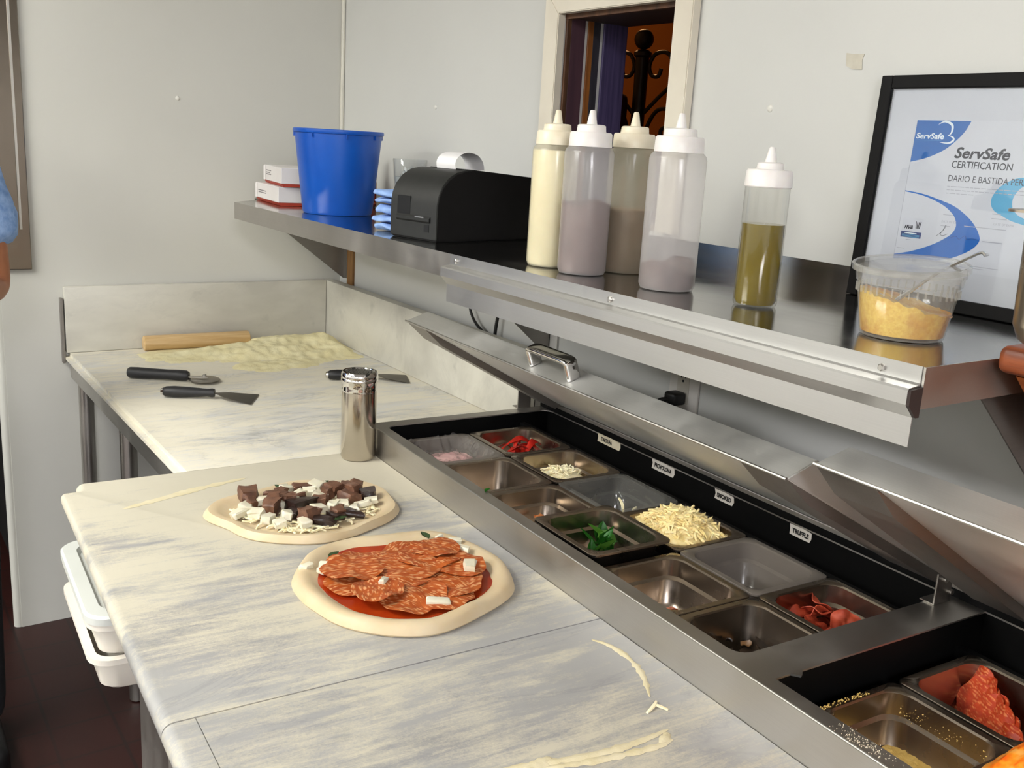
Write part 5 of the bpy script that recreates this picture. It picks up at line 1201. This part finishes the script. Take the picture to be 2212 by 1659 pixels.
# local axes: u runs along -y, v up; front face looks along -x
def FBm(nm, u0, u1, v0, v1, x0, x1, mat, bev=0.0, par=None):
    b = BM(); box(b, (x0, -u1, v0), (x1, -u0, v1), bev); return O(nm, b, mat, par or fr_, smooth=False)
fw = .0195
FBm('frame_side', 0, fw, 0, FH, -.004, .012, m_fr, .0015); FBm('frame_side', FW - fw, FW, 0, FH, -.004, .012, m_fr, .0015)
FBm('frame_side', fw, FW - fw, FH - fw, FH, -.004, .012, m_fr, .0015); FBm('frame_side', fw, FW - fw, 0, fw, -.004, .012, m_fr, .0015)
FBm('mat_board', fw, FW - fw, fw, FH - fw, .004, .009, M('white_mat', (204, 202, 212), (198, 196, 206), 6, .6))
PU, PV = .0705, .0605
paper = FBm('certificate', PU, PU + .279, PV, PV + .216, .0034, .0039, M('certificate_paper', (208, 206, 216), (203, 201, 211), 6, .6))
FBm('glass_pane', fw, FW - fw, fw, FH - fw, -.0006, -.0002, glazing('frame_glass'))
PF = Matrix(((0, 0, -1, .0034), (-1, 0, 0, -PU), (0, 1, 0, PV), (0, 0, 0, 1)))          # (u, v, out) on the paper
m_cb = M('print_blue', (2, 96, 178), (0, 86, 170), 3, .6); m_cb2 = M('print_blue_bright', (0, 100, 190), (0, 94, 182), 3, .6); m_clb = M('print_light_blue', (96, 172, 212), (88, 164, 206), 4, .6)
m_navy = M('print_navy', (16, 12, 40), (14, 10, 36), 20, .6); m_gry = M('print_grey', (64, 62, 74), (58, 56, 68), 20, .6); m_lg = M('print_pale_grey', (176, 174, 186), (168, 166, 180), 20, .6); m_wpr = M('print_white', (232, 238, 246), None, 20, .6)
def art(nm, pts, mat, off):
    b = BM(); prism(b, [(p[0], p[1]) for p in pts], off, off + .00006, 'z'); bmesh.ops.transform(b, matrix=PF, verts=b.verts[:]); bmesh.ops.triangulate(b, faces=[f for f in b.faces if len(f.verts) > 4]); return O(nm, b, mat, paper, smooth=False)
def curve2(pts, n=6): return [(p.x, p.y) for p in smooth_pts([(x, y, 0) for x, y in pts], n)]
art('blue_corner', [(.0004, .2155)] + curve2([(.0885, .2155), (.0811, .1999), (.0689, .1858), (.0526, .1726), (.0277, .1609), (.0004, .1535)]), m_cb, .00005)
art('blue_swoosh', curve2([(.0004, .1103), (.0293, .1075), (.0576, .1013), (.0895, .0917), (.1184, .0735), (.1345, .0532), (.1323, .0402), (.1159, .0268), (.0847, .0134), (.0351, .0056), (.0004, .0055)]) + curve2([(.0004, .0126), (.0286, .0198), (.0619, .0335), (.086, .0486), (.0939, .059), (.0944, .0685), (.087, .0807), (.0665, .0938), (.0337, .1043), (.0004, .1089)]), m_cb2, .00005)
art('light_blue_swoosh', curve2([(.235, .139), (.21, .1425), (.1866, .1408), (.1694, .1373), (.1529, .1273), (.143, .1137), (.1417, .1019), (.1483, .092), (.162, .0854), (.1781, .0792), (.20, .075)]) + curve2([(.20, .083), (.185, .088), (.1746, .0981), (.1729, .1108), (.1788, .1227), (.1887, .1296), (.21, .1325), (.235, .132)]), m_clb, .00005)
def stroke(nm, pts, w, mat, off, taper=True):
    P = curve2(pts, 6); n = len(P); A, B = [], []
    for i, (x, y) in enumerate(P):
        dx, dy = P[min(i + 1, n - 1)][0] - P[max(i - 1, 0)][0], P[min(i + 1, n - 1)][1] - P[max(i - 1, 0)][1]; l = math.hypot(dx, dy) or 1; k = w * (math.sin(PI * (i + .3) / n) if taper else 1)
        A.append((x - dy / l * k, y + dx / l * k)); B.append((x + dy / l * k, y - dx / l * k))
    return art(nm, A + B[::-1], mat, off)
stroke('white_arc', [(.0368, .2098), (.047, .2142), (.059, .2095), (.0605, .1994), (.0560, .1935)], .0018, m_wpr, .00012); stroke('white_arc', [(.0545, .1948), (.0640, .1915), (.0652, .187), (.058, .1832), (.0440, .1840)], .0016, m_wpr, .00012)
fit_text('lettering', 'ServSafe', .0465, .0115, m_wpr, paper, PF, .0030, .1888, .00012, .1, .0003)
art('fine_print', [(.003, .1860), (.046, .1866), (.046, .1872), (.003, .1866)], m_clb, .00012)
fit_text('lettering', 'ServSafe', .085, .0215, m_navy, paper, PF, .0716, .1628, .00008, .22, .0006)
fit_text('lettering', 'CERTIFICATION', .0935, .0142, m_navy, paper, PF, .0700, .1484, .00008, .0, .0001)
fit_text('lettering', 'DARIO E BASTIDA PEREZ', .128, .0130, m_gry, paper, PF, .0686, .1287, .00016)
def bar(u0, u1, v0, h=.0011, mat=None): return art('fine_print', [(u0, v0), (u1, v0), (u1, v0 + h), (u0, v0 + h)], mat or m_lg, .00018)
for v0, u1 in ((.1205, .215), (.1155, .215), (.1105, .113)):
    u = .0694; R = random.Random(int(v0 * 1e5))
    while u < u1:
        w_ = R.uniform(.004, .011); bar(u, min(u + w_, u1), v0); u += w_ + .0014
bar(.0715, .088, .0790); bar(.147, .160, .0865); bar(.147, .170, .0800); bar(.0705, .086, .0625); bar(.108, .172, .0655); bar(.140, .170, .0465); bar(.003, .0165, .0225, .0008); bar(.1, .172, .0095, .0009); bar(.1, .15, .0065, .0009)
fit_text('lettering', 'DATE OF EX', .024, .0048, m_lg, paper, PF, .0708, .0678, .00016); fit_text('lettering', 'DATE OF EXPIR', .030, .0048, m_lg, paper, PF, .1520, .0715, .00016)
stroke('signature', [(.066, .047), (.071, .051), (.077, .058), (.0795, .064), (.078, .063), (.075, .055), (.072, .050), (.078, .049), (.084, .052)], .0003, m_gry, .00018, False)
stroke('signature', [(.088, .046), (.098, .050), (.104, .046), (.112, .052), (.116, .047), (.124, .049), (.132, .048)], .0003, M('print_deep_blue', (10, 60, 130), None, 20, .6), .00018, False)
art('logo_panel', [(.0060, .0395), (.0410, .0395), (.0410, .0700), (.0060, .0700)], M('print_lilac', (206, 204, 216), None, 20, .6), .00006)
art('logo_band', [(.0060, .0400), (.0410, .0400), (.0410, .0490), (.0060, .0490)], M('print_band', (44, 60, 120), None, 20, .6), .00012)
art('logo_stripe', [(.0125, .0460), (.0330, .0460), (.0330, .0474), (.0125, .0474)], m_wpr, .00018)
for v0 in (.0441, .0424, .0408): art('fine_print', [(.0085, v0), (.0385, v0), (.0385, v0 + .0006), (.0085, v0 + .0006)], m_clb, .00018)
fit_text('lettering', 'ANAB', .0150, .0072, m_navy, paper, PF, .0100, .0535, .00012, 0, .0005)
for k in range(4): stroke('emblem', [(.0290 + k * .0028, .0640 - abs(k - 1.5) * -.0008), (.0305 + k * .0018, .0545)], .0007, m_navy, .00012, False)
bar(.0165, .0250, .0360, .0012)
art('paper_edge', [(.0, .0), (.0007, .0), (.0007, .216), (.0, .216)], m_lg, .00004)

# ================================================================== OUTLET, CABLES
ot = thing('wall_outlet', 'white power outlet on the wall under the shelf with a black plug in it', 'outlet', (-.0006, -1.660, 1.055))
m_ivory = M('outlet_white', (222, 218, 212), (214, 209, 202), 30, .35)
b = BM(); box(b, (-.0055, -.041, -.060), (0, .041, .060), .002); O('face_plate', b, m_ivory, ot)
b = BM(); box(b, (-.0078, -.0165, -.034), (-.0056, .0165, .034), .001); rc = O('receptacle', b, M('outlet_ivory', (206, 200, 188), None, 30, .35), ot)
for y, z, h in ((.006, .022, .009), (-.006, .022, .007)):
    b = BM(); box(b, (-.0082, y - .0011, z - h / 2), (-.0077, y + .0011, z + h / 2)); O('slot', b, m_black, rc, smooth=False)
b = BM(); lathe(b, [(.0026, -.0083), (.0026, -.0077)], 16)
for v_ in b.verts: v_.co = Vector((v_.co.z, v_.co.y, v_.co.x + .0115))
O('slot', b, m_black, rc)
b = BM(); lathe(b, [(.003, -.0068), (.003, -.0054)], 14)
for v_ in b.verts: v_.co = Vector((v_.co.z, v_.co.y, v_.co.x + .048))
O('screw', b, m_steel, ot)
pl = thing('power_plug', 'black power plug pushed into the lower socket of the outlet', 'plug', (-.0086, -1.658, 1.0335))
b = BM(); box(b, (-.034, -.016, -.014), (0, .016, .012), .006, 3); O('plug_body', b, m_black, pl)
b = BM(); tube(b, smooth_pts([(-.033, .002, -.003), (-.050, .012, -.008), (-.045, .03, -.06), (-.02, .05, -.12), (-.016, .06, -.16)], 6), .004, 8); O('cord', b, m_black, pl)
def cable(pts, r, lab):
    b = BM(); tube(b, smooth_pts(pts, 8), r, 10); o = O('cable', b, m_black); tag(o, lab, 'cable', 'black cables under the shelf')
cable([(-.020, -.875, ZS - .004), (-.020, -.862, 1.20), (-.020, -.859, 1.106), (-.020, -.872, 1.066), (-.020, -.915, 1.037), (-.020, -1.00, 1.015), (-.016, -1.10, 1.0)], .0038, 'curved black cable hanging under the shelf, left of the straight one')
cable([(-.020, -1.025, ZS - .004), (-.020, -1.012, 1.18), (-.020, -1.002, 1.109), (-.020, -.990, 1.050), (-.020, -.978, .96), (-.020, -.97, .90)], .0045, 'straight black cable hanging beside the shelf bracket')

# ================================================================== PERSON at the left edge
def skin_mesh(nm, joints, bones, mat, parent=None, lvl=2):
    me = bpy.data.meshes.new(nm); me.from_pydata([j[0] for j in joints], bones, []); o = bpy.data.objects.new(nm, me); COL.objects.link(o)
    md = o.modifiers.new('skin', 'SKIN'); md.use_smooth_shade = True
    for i, j in enumerate(joints):
        sv = me.skin_vertices[0].data[i]; sv.radius = j[1] if isinstance(j[1], tuple) else (j[1], j[1]); sv.use_root = (i == 0)
    ss = o.modifiers.new('sub', 'SUBSURF'); ss.levels = lvl; ss.render_levels = lvl
    dg = bpy.context.evaluated_depsgraph_get(); m2 = bpy.data.meshes.new_from_object(o.evaluated_get(dg)); bpy.data.objects.remove(o); bpy.data.meshes.remove(me)
    m2.name = nm; m2.materials.clear(); m2.materials.append(mat)
    for p in m2.polygons: p.use_smooth = True
    o = bpy.data.objects.new(nm, m2); link(o, parent); return o
pe = thing('person', 'person in a light blue shirt at the left edge, sleeve and elbow in view', 'person', (-1.300, -0.58, 0), 0.0)
m_skin = M('skin', (166, 108, 74), (150, 94, 62), 14, .5, sss=.2); m_shirt = M('blue_shirt', (150, 182, 228), (112, 148, 206), 60, .85, bmp=.5, bscale=180); m_trs = M('dark_trousers', (22, 22, 26), (30, 30, 34), 40, .85); m_hair = M('dark_hair', (28, 20, 16), (40, 28, 22), 60, .6)
J = [((0, 0, .96), (.135, .10)), ((0, 0, 1.15), (.125, .09)), ((0, .01, 1.34), (.150, .10)), ((0, .01, 1.455), (.06, .06)), ((0, -.005, 1.53), .050), ((0, -.02, 1.60), (.072, .086)), ((0, -.02, 1.69), (.074, .088)), ((0, -.01, 1.745), (.045, .055)),
     ((.150, .0, 1.405), .058), ((.185, .01, 1.27), .046), ((.198, .02, 1.122), .038), ((.140, -.14, 1.14), .034), ((.075, -.26, 1.16), .026),
     ((-.155, .0, 1.405), .058), ((-.22, .01, 1.25), .046), ((-.235, .01, 1.11), .038), ((-.20, -.12, 1.09), .034), ((-.15, -.25, 1.13), .026),
     ((.085, 0, .88), .088), ((.092, -.01, .50), .058), ((.095, .02, .10), .042), ((.098, -.10, .045), (.045, .038)), ((.098, -.15, .035), (.038, .026)),
     ((-.085, 0, .88), .088), ((-.092, -.01, .50), .058), ((-.095, .02, .10), .042), ((-.098, -.10, .045), (.045, .038)), ((-.098, -.15, .035), (.038, .026))]
Bn = [(0, 1), (1, 2), (2, 3), (3, 4), (4, 5), (5, 6), (6, 7), (2, 8), (8, 9), (9, 10), (10, 11), (11, 12), (2, 13), (13, 14), (14, 15), (15, 16), (16, 17), (0, 18), (18, 19), (19, 20), (20, 21), (21, 22), (0, 23), (23, 24), (24, 25), (25, 26), (26, 27)]
def hand(base, d, side):
    """palm and five fingers as extra skin joints"""
    d = Vector(d).normalized(); s = Vector(side).normalized(); n0 = len(J); B = Vector(base)
    J.append((tuple(B + d * .05), (.036, .018))); Bn.append((hands[0], n0))
    for k, (o_, L_) in enumerate(((-.030, .066), (-.010, .076), (.010, .072), (.029, .056))):
        i = len(J); J.append((tuple(B + d * .085 + s * o_), .0095)); Bn.append((n0, i))
        J.append((tuple(B + d * (.085 + L_ * .55) + s * o_ * 1.1 - Vector((0, 0, .008))), .0085)); Bn.append((i, i + 1))
        J.append((tuple(B + d * (.085 + L_) + s * o_ * 1.1 - Vector((0, 0, .030))), .0075)); Bn.append((i + 1, i + 2))
    i = len(J); J.append((tuple(B + d * .035 - s * .042), .011)); Bn.append((n0, i)); J.append((tuple(B + d * .075 - s * .060 - Vector((0, 0, .010))), .009)); Bn.append((i, i + 1))
hands = [12]; hand((.075, -.26, 1.16), (-.35, -1, 0), (1, -.35, 0)); hands = [17]; hand((-.15, -.25, 1.13), (.2, -1, 0), (-1, -.2, 0))
skin_mesh('body', J, Bn, m_skin, pe)
def cloth_wob(o, amp, fr):
    for v_ in o.data.vertices: v_.co += v_.normal * amp * mnoise.noise(v_.co * fr)
sh_ = skin_mesh('shirt', [((0, 0, .80), (.165, .128)), ((0, 0, 1.15), (.150, .112)), ((0, .01, 1.34), (.172, .120)), ((0, .012, 1.45), (.085, .080)), ((.150, 0, 1.405), .082), ((.186, .01, 1.30), .076), ((.196, .015, 1.205), .070), ((-.155, 0, 1.405), .082), ((-.21, .01, 1.29), .074), ((-.225, .01, 1.20), .070)], [(0, 1), (1, 2), (2, 3), (2, 4), (4, 5), (5, 6), (2, 7), (7, 8), (8, 9)], m_shirt, pe); cloth_wob(sh_, .012, 26)
tr_ = skin_mesh('trousers', [((0, 0, 1.10), (.138, .104)), ((0, 0, .92), (.150, .115)), ((.088, 0, .86), .105), ((.094, -.01, .50), .082), ((.097, .015, .035), .070), ((-.088, 0, .86), .105), ((-.094, -.01, .50), .082), ((-.097, .015, .035), .070)], [(0, 1), (1, 2), (2, 3), (3, 4), (1, 5), (5, 6), (6, 7)], m_trs, pe)
for sx in (.098, -.098):
    b = BM(); box(b, (sx - .046, -.20, .0), (sx + .046, .07, .085), .028, 4); O('shoe', b, m_black, pe)
b = BM(); bmesh.ops.create_uvsphere(b, u_segments=24, v_segments=16, radius=1)
for v_ in b.verts: v_.co = Vector((v_.co.x * .083, v_.co.y * .100 + .008, v_.co.z * .085 + 1.700))
bmesh.ops.delete(b, geom=[v_ for v_ in b.verts if v_.co.y < -.045 and v_.co.z < 1.725], context='VERTS'); O('hair', b, m_hair, pe)
for sx in (-.030, .030):
    b = BM(); bmesh.ops.create_uvsphere(b, u_segments=12, v_segments=8, radius=.0105); ey = O('eye', b, M('eye_white', (205, 196, 188), None, 10, .3), pe, loc=(sx, -.0915, 1.652))
    b = BM(); bmesh.ops.create_uvsphere(b, u_segments=10, v_segments=8, radius=.006); O('iris', b, M('dark_iris', (34, 22, 16), None, 10, .2), ey, loc=(0, -.0062, 0))
    b = BM(); bmesh.ops.create_uvsphere(b, u_segments=10, v_segments=6, radius=.012)
    for v_ in b.verts: v_.co = Vector((v_.co.x * .5, v_.co.y * 1.0, v_.co.z * 2.0))
    O('ear', b, m_skin, pe, loc=(sx * 2.6, -.01, 1.64))
b = BM(); tube(b, [(0, -.098, 1.655), (0, -.112, 1.628), (0, -.122, 1.612), (0, -.104, 1.604)], [.006, .009, .011, .009], 10); O('nose', b, m_skin, pe)
b = BM(); tube(b, [(-.024, -.092, 1.578), (0, -.101, 1.576), (.024, -.092, 1.578)], [.003, .006, .003], 8); O('mouth', b, M('lips', (140, 78, 64), None, 20, .45), pe)
